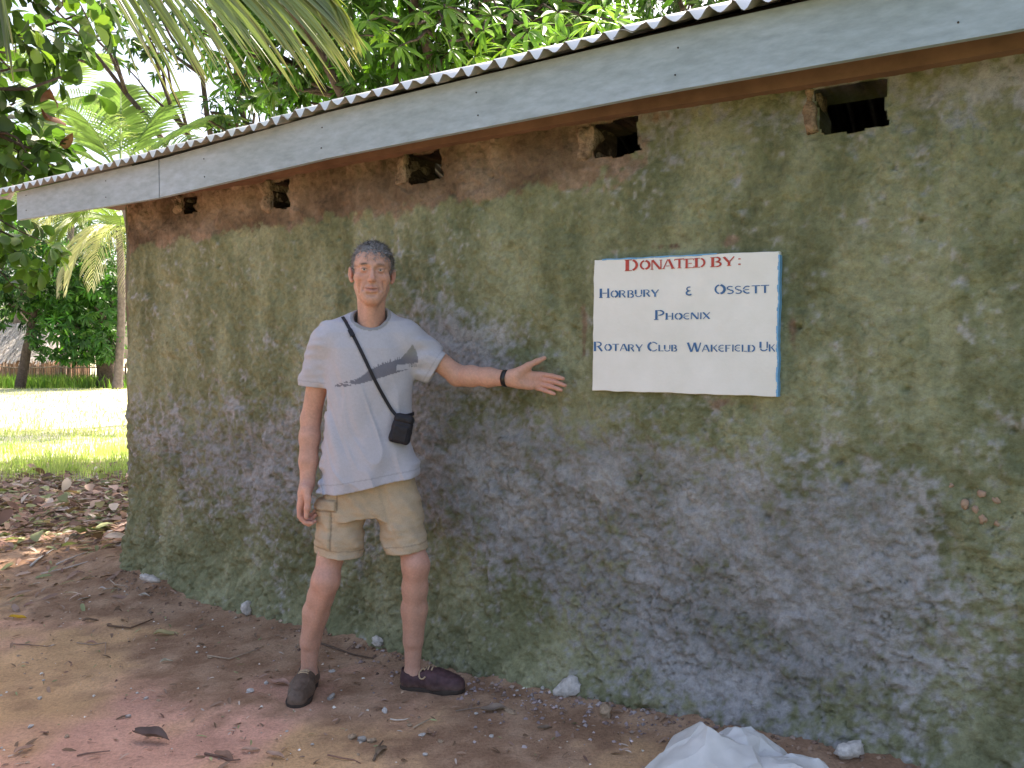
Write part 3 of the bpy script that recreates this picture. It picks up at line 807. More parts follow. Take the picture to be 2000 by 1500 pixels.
# ------------------------------------------------------------------ the man: distance fields turned into surfaces
class Field:
    def __init__(s, lo, hi, h):
        s.lo = np.array(lo, float); s.h = h
        s.n = np.ceil((np.array(hi) - s.lo) / h).astype(int) + 1
        s.f = np.full(s.n, 0.25, dtype=np.float32)
    def block(s, lo, hi):
        a = np.clip(np.floor((np.array(lo) - s.lo) / s.h).astype(int), 0, s.n)
        b = np.clip(np.ceil((np.array(hi) - s.lo) / s.h).astype(int) + 1, 0, s.n)
        if np.any(b <= a): return None
        sl_ = tuple(slice(int(i), int(j)) for i, j in zip(a, b))
        g = [(s.lo[k] + s.h * np.arange(a[k], b[k])).astype(np.float32) for k in range(3)]
        return sl_, g[0][:, None, None], g[1][None, :, None], g[2][None, None, :]
    def add(s, fn, lo, hi, k=0.02, op='u'):
        q = s.block(lo, hi)
        if q is None: return
        sl_, X, Y, Z = q
        d = fn(X, Y, Z).astype(np.float32)
        f = s.f[sl_]
        if op == 'u':
            if k > 0:
                hh = np.maximum(k - np.abs(f - d), 0) / k
                f = np.minimum(f, d) - hh * hh * k * 0.25
            else: f = np.minimum(f, d)
        elif op == 's':
            d = -d
            if k > 0:
                hh = np.maximum(k - np.abs(f - d), 0) / k
                f = np.maximum(f, d) + hh * hh * k * 0.25
            else: f = np.maximum(f, d)
        elif op == 'i': f = np.maximum(f, d)
        elif op == 'd': f = f + d
        s.f[sl_] = f
    def cone(s, a, b, ra, rb, k=0.02, op='u', flat=None):
        a = np.asarray(a, float); b = np.asarray(b, float); ba = b - a; L2 = ba @ ba + 1e-12
        m_ = max(ra, rb) + k + 2 * s.h + (0.02 if op == 'u' else 0.005)
        def fn(X, Y, Z):
            t_ = np.clip(((X - a[0]) * ba[0] + (Y - a[1]) * ba[1] + (Z - a[2]) * ba[2]) / L2, 0, 1)
            dx, dy, dz = X - a[0] - t_ * ba[0], Y - a[1] - t_ * ba[1], Z - a[2] - t_ * ba[2]
            if flat is not None:                        # squeeze along an axis
                ax, kf = flat
                pr = dx * ax[0] + dy * ax[1] + dz * ax[2]
                dx, dy, dz = dx + pr * (kf - 1) * ax[0], dy + pr * (kf - 1) * ax[1], dz + pr * (kf - 1) * ax[2]
            return np.sqrt(dx * dx + dy * dy + dz * dz) - (ra + (rb - ra) * t_)
        s.add(fn, np.minimum(a, b) - m_, np.maximum(a, b) + m_, k, op)
    def chain(s, pts, rad, k=0.012, flat=None):
        for i in range(len(pts) - 1): s.cone(pts[i], pts[i + 1], rad[i], rad[i + 1], k, flat=flat)
    def ell(s, c, r, k=0.02, op='u', M=None):
        c = np.asarray(c, float); r = np.asarray(r, float); mr = max(r) + k + 0.015
        rm = min(r)
        def fn(X, Y, Z):
            x, y, z = X - c[0], Y - c[1], Z - c[2]
            if M is not None:
                x, y, z = [M[i][0] * x + M[i][1] * y + M[i][2] * z for i in range(3)]
            k0 = np.sqrt((x / r[0]) ** 2 + (y / r[1]) ** 2 + (z / r[2]) ** 2)
            k1 = np.sqrt((x / r[0] ** 2) ** 2 + (y / r[1] ** 2) ** 2 + (z / r[2] ** 2) ** 2) + 1e-6
            return k0 * (k0 - 1) / k1
        s.add(fn, c - mr, c + mr, k, op)
    def loft(s, rows, yaw=0.0, k=0.03, p=2.3):
        """rows: (z, cx, cy, rx, ry) from low to high"""
        rows = np.array(rows, float)
        lo = np.array([(rows[:, 1] - rows[:, 3]).min() - 0.1, (rows[:, 2] - rows[:, 4]).min() - 0.1, rows[0, 0] - 0.06])
        hi = np.array([(rows[:, 1] + rows[:, 3]).max() + 0.1, (rows[:, 2] + rows[:, 4]).max() + 0.1, rows[-1, 0] + 0.06])
        ca, sa = math.cos(yaw), math.sin(yaw)
        def fn(X, Y, Z):
            z = Z[0, 0]
            cx, cy, rx, ry = [np.interp(z, rows[:, 0], rows[:, i])[None, None, :] for i in (1, 2, 3, 4)]
            x, y = X - cx, Y - cy
            x, y = ca * x + sa * y, -sa * x + ca * y
            rr = (np.abs(x / rx) ** p + np.abs(y / ry) ** p) ** (1 / p)
            d = (rr - 1) * np.minimum(rx, ry)
            return np.maximum(d, np.maximum(rows[0, 0] - Z, Z - rows[-1, 0]))
        s.add(fn, lo, hi, k)
    def plane(s, p, n_, lo=None, hi=None, soft=0):
        """keep the side opposite to n_"""
        p = np.asarray(p, float); n_ = np.asarray(n_, float) / np.linalg.norm(n_)
        fn = lambda X, Y, Z: (X - p[0]) * n_[0] + (Y - p[1]) * n_[1] + (Z - p[2]) * n_[2]
        s.add(fn, s.lo if lo is None else lo, (s.lo + s.h * s.n) if hi is None else hi, 0, 'i')
    def disp(s, fn, lo=None, hi=None):
        q = s.block(s.lo if lo is None else lo, (s.lo + s.h * s.n) if hi is None else hi)
        sl_, X, Y, Z = q
        f = s.f[sl_]
        near = np.abs(f) < 0.03
        ii = np.where(near)
        x = X[ii[0], 0, 0]; y = Y[0, ii[1], 0]; z = Z[0, 0, ii[2]]
        f[ii] += fn(x, y, z).astype(np.float32)
        s.f[sl_] = f
    def surface(s):
        f = s.f; n = f.shape
        ins = f < 0
        c = ins[:-1, :-1, :-1].astype(np.int8)
        c = sum(ins[i:n[0] - 1 + i, j:n[1] - 1 + j, k:n[2] - 1 + k].astype(np.int8) for i in (0, 1) for j in (0, 1) for k in (0, 1))
        act = (c > 0) & (c < 8)
        I = np.array(np.where(act))
        vid = np.full(act.shape, -1, np.int32); vid[act] = np.arange(I.shape[1])
        acc = np.zeros((3, I.shape[1])); cnt = np.zeros(I.shape[1])
        corner = {(i, j, k): f[I[0] + i, I[1] + j, I[2] + k] for i in (0, 1) for j in (0, 1) for k in (0, 1)}
        for ax in range(3):
            for u in (0, 1):
                for v in (0, 1):
                    p0 = [0, 0, 0]; p0[(ax + 1) % 3] = u; p0[(ax + 2) % 3] = v
                    p1 = list(p0); p1[ax] = 1
                    a, b = corner[tuple(p0)], corner[tuple(p1)]
                    cr = (a < 0) != (b < 0)
                    t_ = np.where(cr, a / np.where(cr, a - b, 1), 0)
                    for d in range(3):
                        acc[d] += np.where(cr, p0[d] + (t_ if d == ax else 0), 0)
                    cnt += cr
        V = (I + acc / np.maximum(cnt, 1)).T * s.h + s.lo
        quads = []
        for ax in range(3):
            b1, b2 = (ax + 1) % 3, (ax + 2) % 3
            sh = [slice(None)] * 3; sh2 = [slice(None)] * 3
            sh[ax] = slice(0, n[ax] - 1); sh2[ax] = slice(1, n[ax])
            A, B = ins[tuple(sh)], ins[tuple(sh2)]
            e = np.array(np.where(A != B))
            ok = (e[b1] > 0) & (e[b2] > 0) & (e[b1] < n[b1] - 1) & (e[b2] < n[b2] - 1)
            e = e[:, ok]
            def vv(d1, d2):
                q = [e[0].copy(), e[1].copy(), e[2].copy()]; q[b1] -= d1; q[b2] -= d2
                return vid[q[0], q[1], q[2]]
            q = np.stack([vv(0, 0), vv(1, 0), vv(1, 1), vv(0, 1)], -1)
            pos_ = A[e[0], e[1], e[2]]
            q = np.where(pos_[:, None], q, q[:, ::-1])
            quads.append(q)
        F = np.concatenate(quads)
        F = F[(F >= 0).all(1)]
        return V, F

D0 = 3.30
def Q(px, py, dd=0.0): return P(px, py, D0 + dd)
# joints read off the photograph
SH_R, EL_R, WR_R = Q(636, 664, 0.02), Q(607, 818, 0.06), Q(600, 946, 0.0)
SH_L, EL_L, WR_L = Q(798, 660, 0.06), Q(893, 733, 0.07), Q(990, 739, -0.04)
KN_R, AN_R = Q(636, 1135, -0.04), Q(603, 1318, 0.04)
KN_L, AN_L = Q(812, 1104, -0.03), Q(806, 1316, 0.02)
HIP_R, HIP_L = Q(668, 955, 0.02), Q(772, 945, 0.02)
NECK = Q(724, 640, 0.03)
HEAD = Q(727, 530, 0.0)                                 # between the eyes' height, middle of the skull
HY = math.radians(10)                                   # head turned to his left
HT = math.radians(2.0)
hx = np.array([math.cos(HY), -math.sin(HY) * -1 * -1, 0.0])
# head frame: X to the picture's right, Y to the back, Z up
Rz = np.array([[math.cos(HY), -math.sin(HY), 0], [math.sin(HY), math.cos(HY), 0], [0, 0, 1]])
Ry = np.array([[math.cos(HT), 0, math.sin(HT)], [0, 1, 0], [-math.sin(HT), 0, math.cos(HT)]])
HM = Rz @ Ry
def Hp(x, y, z): return HEAD + HM @ np.array([x, y, z])
HMT = HM.T

# --- body
bd = Field((-1.05, 2.85, -0.02), (0.36, 3.72, 1.52), 0.0036)
TC = Q(718, 760, 0.06)
bd.loft([(0.80, HIP_R[0] * .5 + HIP_L[0] * .5, 3.35, 0.145, 0.070), (1.02, TC[0] - 0.02, 3.345, 0.135, 0.080), (1.22, TC[0], 3.34, 0.15, 0.10), (1.38, TC[0], 3.35, 0.155, 0.10), (1.47, TC[0], 3.36, 0.10, 0.07)], 0.12, 0.03)
bd.cone(NECK + [0, 0.02, -0.05], SH_R, 0.05, 0.045, 0.04); bd.cone(NECK + [0, 0.02, -0.05], SH_L, 0.05, 0.045, 0.04)
def neck_parts(fl):
    fl.cone(NECK + [0.0, 0.015, -0.06], Hp(0, 0.012, -0.045), 0.060, 0.0505, 0.025)
    for sx in (-1, 1):                                  # the two cords of the throat
        fl.cone(Hp(sx * 0.048, 0.02, -0.06), NECK + [sx * 0.016, -0.048, -0.03], 0.012, 0.012, 0.02)
    fl.cone(Hp(0, -0.038, -0.118), NECK + [0.004, -0.038, -0.02], 0.018, 0.022, 0.03)
neck_parts(bd)
def arm(S, E, Wr, rs=(0.046, 0.043, 0.039, 0.0405, 0.036, 0.0285)):
    S, E, Wr = map(np.array, (S, E, Wr))
    bd.cone(S, S + (E - S) * 0.5, rs[0] - 0.006, rs[1] - 0.001, 0.02); bd.cone(S + (E - S) * 0.5, E, rs[1], rs[2], 0.02)
    f1 = E + (Wr - E) * 0.28; f2 = E + (Wr - E) * 0.65
    bd.cone(E, f1, rs[2], rs[3], 0.02); bd.cone(f1, f2, rs[3], rs[4], 0.02); bd.cone(f2, Wr, rs[4], rs[5], 0.02, flat=((0, 1, 0), 1.15))
arm(SH_R, EL_R, WR_R); arm(SH_L, EL_L, WR_L, (0.046, 0.044, 0.040, 0.041, 0.037, 0.030))
bd.cone(EL_L + [0, 0.0, -0.018], EL_L + [0.02, 0.0, -0.022], 0.022, 0.020, 0.02)      # point of the elbow
# open hand, palm to the camera
hd = -0.045
def q2(px, py, dd=0.0): return Q(px, py, hd + dd)
fb = (0, 1, 0)
bd.cone(WR_L, q2(1008, 739), 0.0300, 0.031, 0.012, flat=(fb, 1.25))
bd.cone(q2(1004, 735), q2(1052, 736, 0.004), 0.027, 0.021, 0.014, flat=(fb, 1.5))
bd.cone(q2(1004, 743), q2(1050, 751, 0.004), 0.027, 0.019, 0.014, flat=(fb, 1.5))
bd.cone(q2(1006, 733, -0.004), q2(1030, 719, -0.008), 0.022, 0.016, 0.016)                # ball of the thumb
bd.cone(q2(1014, 750, -0.004), q2(1036, 754, -0.002), 0.017, 0.014, 0.016)                # heel of the hand
for pts, rr in (([(1056, 731), (1078, 734), (1092, 737.5), (1100, 739.5)], (0.0108, 0.0094, 0.0086, 0.0072)),
                ([(1058, 741), (1082, 745.5), (1096, 750), (1104, 753)], (0.0110, 0.0096, 0.0088, 0.0072)),
                ([(1056, 750.5), (1077, 755.5), (1089, 759.5), (1096, 762)], (0.0104, 0.0092, 0.0084, 0.0070)),
                ([(1049, 758), (1066, 763.5), (1076, 767), (1083, 769.5)], (0.0094, 0.0082, 0.0076, 0.0064))):
    p3 = [q2(a, b_, 0.004 - 0.004 * i - (0.006 if i == 3 else 0)) for i, (a, b_) in enumerate(pts)]
    bd.chain(p3, rr, 0.0035)
bd.chain([q2(1014, 725, -0.008), q2(1032, 714, -0.012), q2(1049, 706, -0.012), q2(1063, 699.5, -0.010)], (0.0165, 0.0130, 0.0112, 0.0088), 0.008)
# hanging hand, thumb towards the camera, fingers curling to the thigh
def q3(px, py, dd=0.0): return P(px, py, 3.27 + dd)
bd.cone(WR_R, q3(595, 962, 0.0), 0.0275, 0.026, 0.012)
for dd_ in (0.0, 0.02, 0.04, 0.058):
    bd.cone(q3(597, 955, dd_ * 0.7 - 0.012), q3(586, 992, dd_ - 0.014), 0.021, 0.0130, 0.016)
for dd_, pts, rr in ((-0.016, [(585, 991), (585, 1008), (596, 1021), (610, 1022)], (0.0108, 0.0098, 0.0090, 0.0072)),
                     (0.004, [(586, 994), (589, 1014), (603, 1024), (615, 1018)], (0.0108, 0.0098, 0.0090, 0.0074)),
                     (0.024, [(587, 993), (593, 1012), (607, 1016), (617, 1006)], (0.0104, 0.0094, 0.0086, 0.0072)),
                     (0.042, [(588, 990), (595, 1005), (608, 1006), (617, 996)], (0.0096, 0.0086, 0.0078, 0.0066))):
    bd.chain([q3(a, b_, dd_ - 0.003 * i) for i, (a, b_) in enumerate(pts)], rr, 0.004)
bd.chain([q3(599, 956, -0.026), q3(601, 975, -0.040), q3(600, 993, -0.046), q3(598, 1010, -0.046)], (0.0165, 0.0130, 0.0115, 0.0088), 0.008)
# legs
def leg(hip, kn, an, mid, side):
    bd.cone(hip + [0, 0.025, 0], kn + (hip - kn) * 0.25 + [0, 0.012, 0], 0.062, 0.050, 0.02)
    bd.cone(kn + (hip - kn) * 0.25 + [0, 0.012, 0], kn, 0.050, 0.053, 0.02)
    c1, c2 = mid
    km = kn + (c1 - kn) * 0.5
    bd.cone(kn, km, 0.050, 0.0475, 0.03); bd.cone(km, c1, 0.0475, 0.0485, 0.03); bd.cone(c1 + [0, 0.018, 0], c2 + [0, 0.012, 0], 0.0465, 0.036, 0.03)
    bd.cone(c1, c2, 0.0475, 0.0375, 0.02)
    bd.cone(c2, an, 0.0375, 0.0315, 0.015)
    bd.cone(an, an + [0, 0, -0.05], 0.034, 0.036, 0.02)
    bd.ell(kn + [0.004 * side, -0.034, 0.004], (0.027, 0.022, 0.032), 0.022)               # kneecap
    bd.cone(kn + [0.004 * side, -0.036, -0.04], c2 + [0, -0.028, 0.0], 0.012, 0.008, 0.03)  # shin
    for sx in (-1, 1): bd.ell(an + [sx * 0.026, 0.004, -0.012], (0.013, 0.016, 0.016), 0.012)
leg(HIP_R, KN_R, AN_R, (Q(617, 1195, 0.0), Q(606, 1252, 0.02)), 1)
leg(HIP_L, KN_L, AN_L, (Q(809, 1190, 0.0), Q(807, 1250, 0.01)), -1)
NCUT = P(726, 672, 3.28)[2]
bd.plane((0, 0, NCUT), (0, 0, 1))
Vb, Fb = bd.surface()
keepf = ~((Vb[Fb][:, :, 2] > NCUT - 0.0005).all(1))
Fb = Fb[keepf]

# --- head, on a finer lattice
hf = Field(HEAD - [0.125, 0.155, 0.315], HEAD + [0.125, 0.165, 0.150], 0.0021)
neck_parts(hf)
def hc(a, b_, ra, rb, k=0.012, op='u'): hf.cone(Hp(*a), Hp(*b_), ra, rb, k, op)
def he(c_, r, k=0.02, op='u'): hf.ell(Hp(*c_), r, k, op, HMT)
he((0, 0.022, 0.032), (0.0755, 0.096, 0.080), 0.02)
he((0, -0.022, 0.022), (0.064, 0.062, 0.058), 0.03)      # forehead
he((0, -0.022, -0.043), (0.054, 0.058, 0.068), 0.03)     # middle of the face
for sx in (-1, 1):
    hc((sx * 0.047, 0.012, -0.060), (sx * 0.019, -0.056, -0.114), 0.019, 0.015, 0.03)     # jaw
    he((sx * 0.043, -0.048, -0.030), (0.021, 0.020, 0.018), 0.022)                         # cheek bone
    hc((sx * 0.048, -0.035, -0.035), (sx * 0.029, -0.055, -0.085), 0.015, 0.015, 0.03)    # cheek
    hc((sx * 0.012, -0.080, 0.017), (sx * 0.042, -0.066, 0.020), 0.009, 0.008, 0.014)     # brow
he((0, -0.064, -0.116), (0.024, 0.019, 0.018), 0.02)     # chin
he((0, -0.056, -0.076), (0.034, 0.030, 0.028), 0.02)     # muzzle
hc((0, -0.078, 0.012), (0, -0.099, -0.036), 0.0075, 0.0095, 0.010)
he((0, -0.099, -0.041), (0.0125, 0.0125, 0.0110), 0.008)
for sx in (-1, 1):
    he((sx * 0.0125, -0.089, -0.045), (0.0075, 0.0105, 0.0075), 0.006)
    he((sx * 0.0320, -0.088, -0.002), (0.0200, 0.0172, 0.0130), 0.014, 's')               # socket
    hc((sx * 0.0085, -0.098, -0.0535), (sx * 0.0075, -0.088, -0.050), 0.0036, 0.003, 0.004, 's')
    # lids over the ball, open by a narrow slit
    he((sx * 0.0315, -0.0665, -0.002), (0.0155, 0.0145, 0.0120), 0.006)
    hc((sx * 0.0315 - 0.0095, -0.0815, -0.0025), (sx * 0.0315 + 0.0095, -0.0815, -0.0025), 0.0046, 0.0046, 0.002, 's')
    hc((sx * 0.0190, -0.0865, -0.0175), (sx * 0.044, -0.0745, -0.0185), 0.0030, 0.0026, 0.008, 's')
    hc((sx * 0.050, -0.066, 0.004), (sx * 0.062, -0.052, 0.008), 0.0018, 0.0015, 0.005, 's')
    hc((sx * 0.050, -0.066, -0.006), (sx * 0.062, -0.052, -0.014), 0.0018, 0.0015, 0.005, 's')
    hc((sx * 0.046, -0.068, -0.050), (sx * 0.046, -0.054, -0.092), 0.0030, 0.0030, 0.012, 's')   # bag under the eye
    hc((sx * 0.0185, -0.088, -0.046), (sx * 0.0330, -0.076, -0.080), 0.0045, 0.0040, 0.010, 's')   # fold beside the mouth
    # ear
    Me = HMT
    he((sx * 0.0835, 0.020, -0.014), (0.0100, 0.0190, 0.0300), 0.006)
    he((sx * 0.0890, 0.026, -0.004), (0.0060, 0.0150, 0.0210), 0.006)
    he((sx * 0.0930, 0.010, -0.012), (0.0085, 0.0100, 0.0165), 0.005, 's')
    he((sx * 0.0790, 0.010, -0.040), (0.0065, 0.0085, 0.0085), 0.006)
hc((-0.022, -0.0805, -0.0715), (0, -0.0885, -0.0725), 0.0045, 0.0062, 0.006); hc((0.022, -0.0805, -0.0715), (0, -0.0885, -0.0725), 0.0045, 0.0062, 0.006)
hc((-0.017, -0.0810, -0.0850), (0, -0.0860, -0.0870), 0.0050, 0.0068, 0.006); hc((0.017, -0.0810, -0.0850), (0, -0.0860, -0.0870), 0.0050, 0.0068, 0.006)
hc((-0.027, -0.0840, -0.0745), (0, -0.0955, -0.0795), 0.0024, 0.0030, 0.003, 's'); hc((0.027, -0.0840, -0.0745), (0, -0.0955, -0.0795), 0.0022, 0.0030, 0.003, 's')
hc((-0.014, -0.083, -0.099), (0.014, -0.083, -0.099), 0.0042, 0.0042, 0.010, 's')          # dent under the lip
for zf in (0.036, 0.047): hc((-0.03, -0.0895, zf), (0.03, -0.0895, zf + 0.001), 0.0022, 0.0022, 0.008, 's')
hf.plane((0, 0, NCUT), (0, 0, -1))
Vh, Fh = hf.surface()
Fh = Fh[~((Vh[Fh][:, :, 2] < NCUT + 0.0005).all(1))]

# colours of the skin, with crease shade painted on the face
def skin_body(V):
    c = np.tile(np.array((0.550, 0.305, 0.230)), (len(V), 1))
    n_ = fbm(V[:, 0] * 18, V[:, 1] * 18, V[:, 2] * 18, oct=3, seed=7)
    n9 = fbm(V[:, 0] * 70, V[:, 1] * 70, V[:, 2] * 45, oct=2, seed=9)
    c *= (1 + 0.10 * n_ + 0.07 * n9)[:, None]
    for kn in (KN_R, KN_L):
        w = np.exp(-(np.linalg.norm(V - kn, axis=1) / 0.075) ** 2)[:, None] * 0.55
        c = c * (1 - w) + np.array((0.540, 0.230, 0.175)) * w
    w = sstep(1.0, 0.2, V[:, 2])[:, None] * 0.5
    c = c * (1 - w) + np.array((0.500, 0.305, 0.235)) * w
    for hp in (q2(1070, 748), q3(598, 995)):
        w = np.exp(-(np.linalg.norm(V - hp, axis=1) / 0.07) ** 2)[:, None] * 0.6
        c = c * (1 - w) + np.array((0.640, 0.300, 0.250)) * w
    # nails on the hanging hand's thumb
    w = np.exp(-(np.linalg.norm(V - q3(598, 1007, -0.058), axis=1) / 0.008) ** 2)[:, None] * 0.7
    return np.clip(c * (1 - w) + np.array((0.60, 0.38, 0.31)) * w, 0, 1)
def skin_head(V):
    L = (V - HEAD) @ HM
    x, y, z = L.T
    c = np.tile(np.array((0.580, 0.325, 0.248)), (len(V), 1))
    n_ = fbm(x * 60, y * 60, z * 60, oct=3, seed=77)
    c *= (1 + 0.06 * n_)[:, None]
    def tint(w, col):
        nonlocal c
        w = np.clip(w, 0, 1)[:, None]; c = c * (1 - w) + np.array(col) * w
    front = (y < -0.03)
    for sx in (-1, 1):
        tint(0.45 * np.exp(-(((x - sx * 0.042) / 0.022) ** 2 + ((z + 0.04) / 0.024) ** 2)) * front, (0.520, 0.215, 0.150))
        tint(0.95 * np.exp(-(((x - sx * 0.033) / 0.016) ** 2) ** 2 - ((z - 0.0185 - 0.10 * (0.016 - np.abs(x - sx * .028))) / 0.0052) ** 2) * (y < -0.05) * (0.85 + 0.25 * n_), (0.075, 0.060, 0.055))
        tint(0.75 * np.exp(-((x - sx * 0.0315) / 0.0125) ** 4 - ((z - 0.0022) / 0.0024) ** 2) * (y < -0.06), (0.06, 0.035, 0.03))   # lashes
        tint(0.55 * np.exp(-((x - sx * 0.030) / 0.014) ** 2 - ((z + 0.012) / 0.006) ** 2) * front, (0.36, 0.165, 0.130))  # darkening painted under the eye
        tint(0.28 * np.exp(-((x - sx * (0.021 + (-0.046 - z) * 0.42)) / 0.0035) ** 2) * (z < -0.044) * (z > -0.09) * front, (0.30, 0.125, 0.090))  # crease shade painted into the fold beside the mouth
        tint(0.55 * np.exp(-((np.abs(x) - 0.082) / 0.008) ** 2 - ((z + 0.015) / 0.03) ** 2), (0.560, 0.235, 0.185))   # ears
    tint(0.40 * np.exp(-(x / 0.016) ** 2 - ((z + 0.04) / 0.014) ** 2) * (y < -0.08), (0.560, 0.240, 0.180))
    tint(0.75 * np.exp(-(x / 0.024) ** 4 - ((z + 0.079) / 0.0095) ** 4) * (y < -0.07), (0.470, 0.180, 0.150))    # lips
    tint(0.9 * np.exp(-(x / 0.025) ** 4 - ((z + 0.0795 - 0.18 * np.abs(x)) / 0.0026) ** 2) * (y < -0.07), (0.16, 0.06, 0.05))  # shade painted into the line between the lips
    tint(0.20 * np.exp(-(x / 0.05) ** 4 - ((z + 0.095) / 0.03) ** 2) * front * (0.7 + 0.5 * n_), (0.33, 0.24, 0.21))  # shaven jaw
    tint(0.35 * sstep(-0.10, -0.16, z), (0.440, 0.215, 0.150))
    return np.clip(c, 0, 1)
m, t, b = mat_new('skin')
at = attr(t); co = geopos(t)
nk = noise_n(t, 120, 3, 0.6, co)
c = mix(t, 1.0, at.outputs['Color'], ramp(t, nk.outputs[0], [(0.3, 0.90), (0.7, 1.08)]).outputs[0], 'MULTIPLY')
t.links.new(c, b.inputs['Base Color'])
b.inputs['Roughness'].default_value = 0.52; b.inputs['Specular IOR Level'].default_value = 0.38
b.inputs['Subsurface Weight'].default_value = 0.12; b.inputs['Subsurface Radius'].default_value = (0.012, 0.005, 0.003); b.inputs['Subsurface Scale'].default_value = 0.6
bump(t, b, nk.outputs[0], 0.3, 0.004)
M_SKIN = m
Vp = np.vstack([Vb, Vh]); Fp = np.vstack([Fb, Fh + len(Vb)])
PB = np.array([*((AN_R + AN_L) / 2)[:2], 0.0])
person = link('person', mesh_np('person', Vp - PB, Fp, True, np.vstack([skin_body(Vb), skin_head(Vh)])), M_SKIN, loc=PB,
              label='grey-haired person in grey t-shirt and khaki shorts holding out an arm', cat='person')
def pchild(name, V, F, mat, smooth=True, col=None, parent=None):
    return link(name, mesh_np(name, np.asarray(V) - PB if parent is None else np.asarray(V) - PB, F, smooth, col), mat, parent or person)

# --- eyes
m, t, b = mat_new('eye')
t.links.new(attr(t).outputs['Color'], b.inputs['Base Color']); b.inputs['Roughness'].default_value = 0.15
M_EYE = m
for sx in (-1, 1):
    ce = Hp(sx * 0.0315, -0.0668, -0.002)
    V = []; n1, n2 = 14, 18
    for i in range(n1):
        th = math.pi * i / (n1 - 1)
        for j in range(n2):
            ph = 2 * math.pi * j / n2
            V.append((math.sin(th) * math.cos(ph), -math.cos(th), math.sin(th) * math.sin(ph)))
    V = np.array(V)
    F = np.array([(i * n2 + j, i * n2 + (j + 1) % n2, (i + 1) * n2 + (j + 1) % n2, (i + 1) * n2 + j) for i in range(n1 - 1) for j in range(n2)])
    rr = np.hypot(V[:, 0], V[:, 2]); fr = V[:, 1] < 0
    colr = np.where((fr & (rr < 0.46))[:, None], np.array((0.11, 0.085, 0.07)), np.array((0.62, 0.56, 0.53)))
    colr = np.where((fr & (rr < 0.22))[:, None], np.array((0.01, 0.01, 0.01)), colr)
    pchild('eye', ce + (V * 0.0122) @ HM.T, F, M_EYE, True, colr)

# --- hair: a close cap with uneven locks, short strands on top of it
hr = Field(HEAD - [0.125, 0.135, 0.12], HEAD + [0.125, 0.165, 0.160], 0.0024)
hr.ell(Hp(0, 0.024, 0.034), (0.0830, 0.1025, 0.0875), 0.0, 'u', HMT)
def hair_cut(x, y, z):
    L = (np.stack([x, y, z], -1) - HEAD) @ HM
    lx, ly, lz = L.T
    n_ = fbm(lx * 45, ly * 45, lz * 18, oct=2, seed=15)
    # lower limit of the hair: high over the brow, in front of the ear, down to the nape
    front = np.interp(ly, [-0.10, -0.055, -0.035, -0.010, 0.02, 0.06, 0.13], [0.050, 0.041, 0.018, -0.014, 0.022, -0.035, -0.075])
    front = front + 0.010 * np.exp(-((lx + 0.035) / 0.018) ** 2) * (ly < -0.03) - 0.012 * np.exp(-((lx - 0.022) / 0.020) ** 2) * (ly < -0.04)
    return (front + 0.006 * n_ - lz)
def hfn(X, Y, Z):
    sh = np.broadcast_shapes(X.shape, Y.shape, Z.shape)
    x, y, z = [np.broadcast_to(a, sh).ravel() for a in (X, Y, Z)]
    return hair_cut(x, y, z).reshape(sh)
hr.add(hfn, hr.lo, hr.lo + hr.h * hr.n, 0, 'i')
hr.disp(lambda x, y, z: -0.0042 * fbm(x * 70, y * 70, z * 45, oct=2, seed=19))
Vq, Fq = hr.surface()
lh = (Vq - HEAD) @ HM
nh = fbm(lh[:, 0] * 60, lh[:, 1] * 60, lh[:, 2] * 30, oct=3, seed=16)
tone = 0.195 + 0.11 * nh + 0.15 * sstep(0.04, -0.02, lh[:, 2]) + 0.04 * (lh[:, 0] < -0.05)
hcol = np.stack([tone, tone * 0.95, tone * 0.97], -1)
# strands
cand = R.choice(len(Vq), 7000)
p0 = Vq[cand]; l0 = lh[cand]
nrm = l0 - np.array((0, 0.024, 0.034)); nrm /= np.linalg.norm(nrm, axis=1)[:, None]
flow = np.stack([0.25 * np.sign(l0[:, 0]) * np.abs(nrm[:, 0]) + 0.25, -0.55 + 0 * l0[:, 0], -0.75 * (1 - np.abs(nrm[:, 2])) - 0.05], -1)
flow[:, 1] = np.where(l0[:, 1] > 0.03, 0.5, -0.65)
flow += R.normal(0, 0.30, flow.shape)
dirn = nrm * 0.22 + flow; dirn /= np.linalg.norm(dirn, axis=1)[:, None]
dirw = dirn @ HM.T; nw = nrm @ HM.T
ln = R.uniform(0.012, 0.028, len(cand))[:, None]
sd_ = np.cross(dirw, nw); sd_ /= np.linalg.norm(sd_, axis=1)[:, None] + 1e-9
wd = R.uniform(0.0006, 0.0013, len(cand))[:, None]
a0 = p0 - nw * 0.003
SV = np.stack([a0 - sd_ * wd, a0 + sd_ * wd, a0 + dirw * ln * 0.6 + nw * 0.001 + sd_ * wd * 0.8, a0 + dirw * ln * 0.6 + nw * 0.001 - sd_ * wd * 0.8, a0 + dirw * ln - nw * 0.001, a0 + dirw * ln - nw * 0.001 + sd_ * wd * 0.2], 1).reshape(-1, 3)
o_ = np.arange(len(cand))[:, None] * 6
SF = np.concatenate([o_ + np.array([[0, 1, 2, 3]]), o_ + np.array([[3, 2, 5, 4]])])
tn = np.clip(R.normal(0.25, 0.11, len(cand)) + 0.15 * sstep(0.05, 0.0, l0[:, 2]), 0.04, 0.5)
scol = np.repeat(np.stack([tn, tn * 0.96, tn * 0.98], -1), 6, axis=0)
m, t, b = mat_new('hair')
t.links.new(attr(t).outputs['Color'], b.inputs['Base Color']); b.inputs['Roughness'].default_value = 0.6
M_HAIR = m
pchild('hair', np.vstack([Vq, SV]), np.vstack([Fq, SF + len(Vq)]), M_HAIR, True, np.vstack([np.clip(hcol, 0.03, 0.6), scol]))

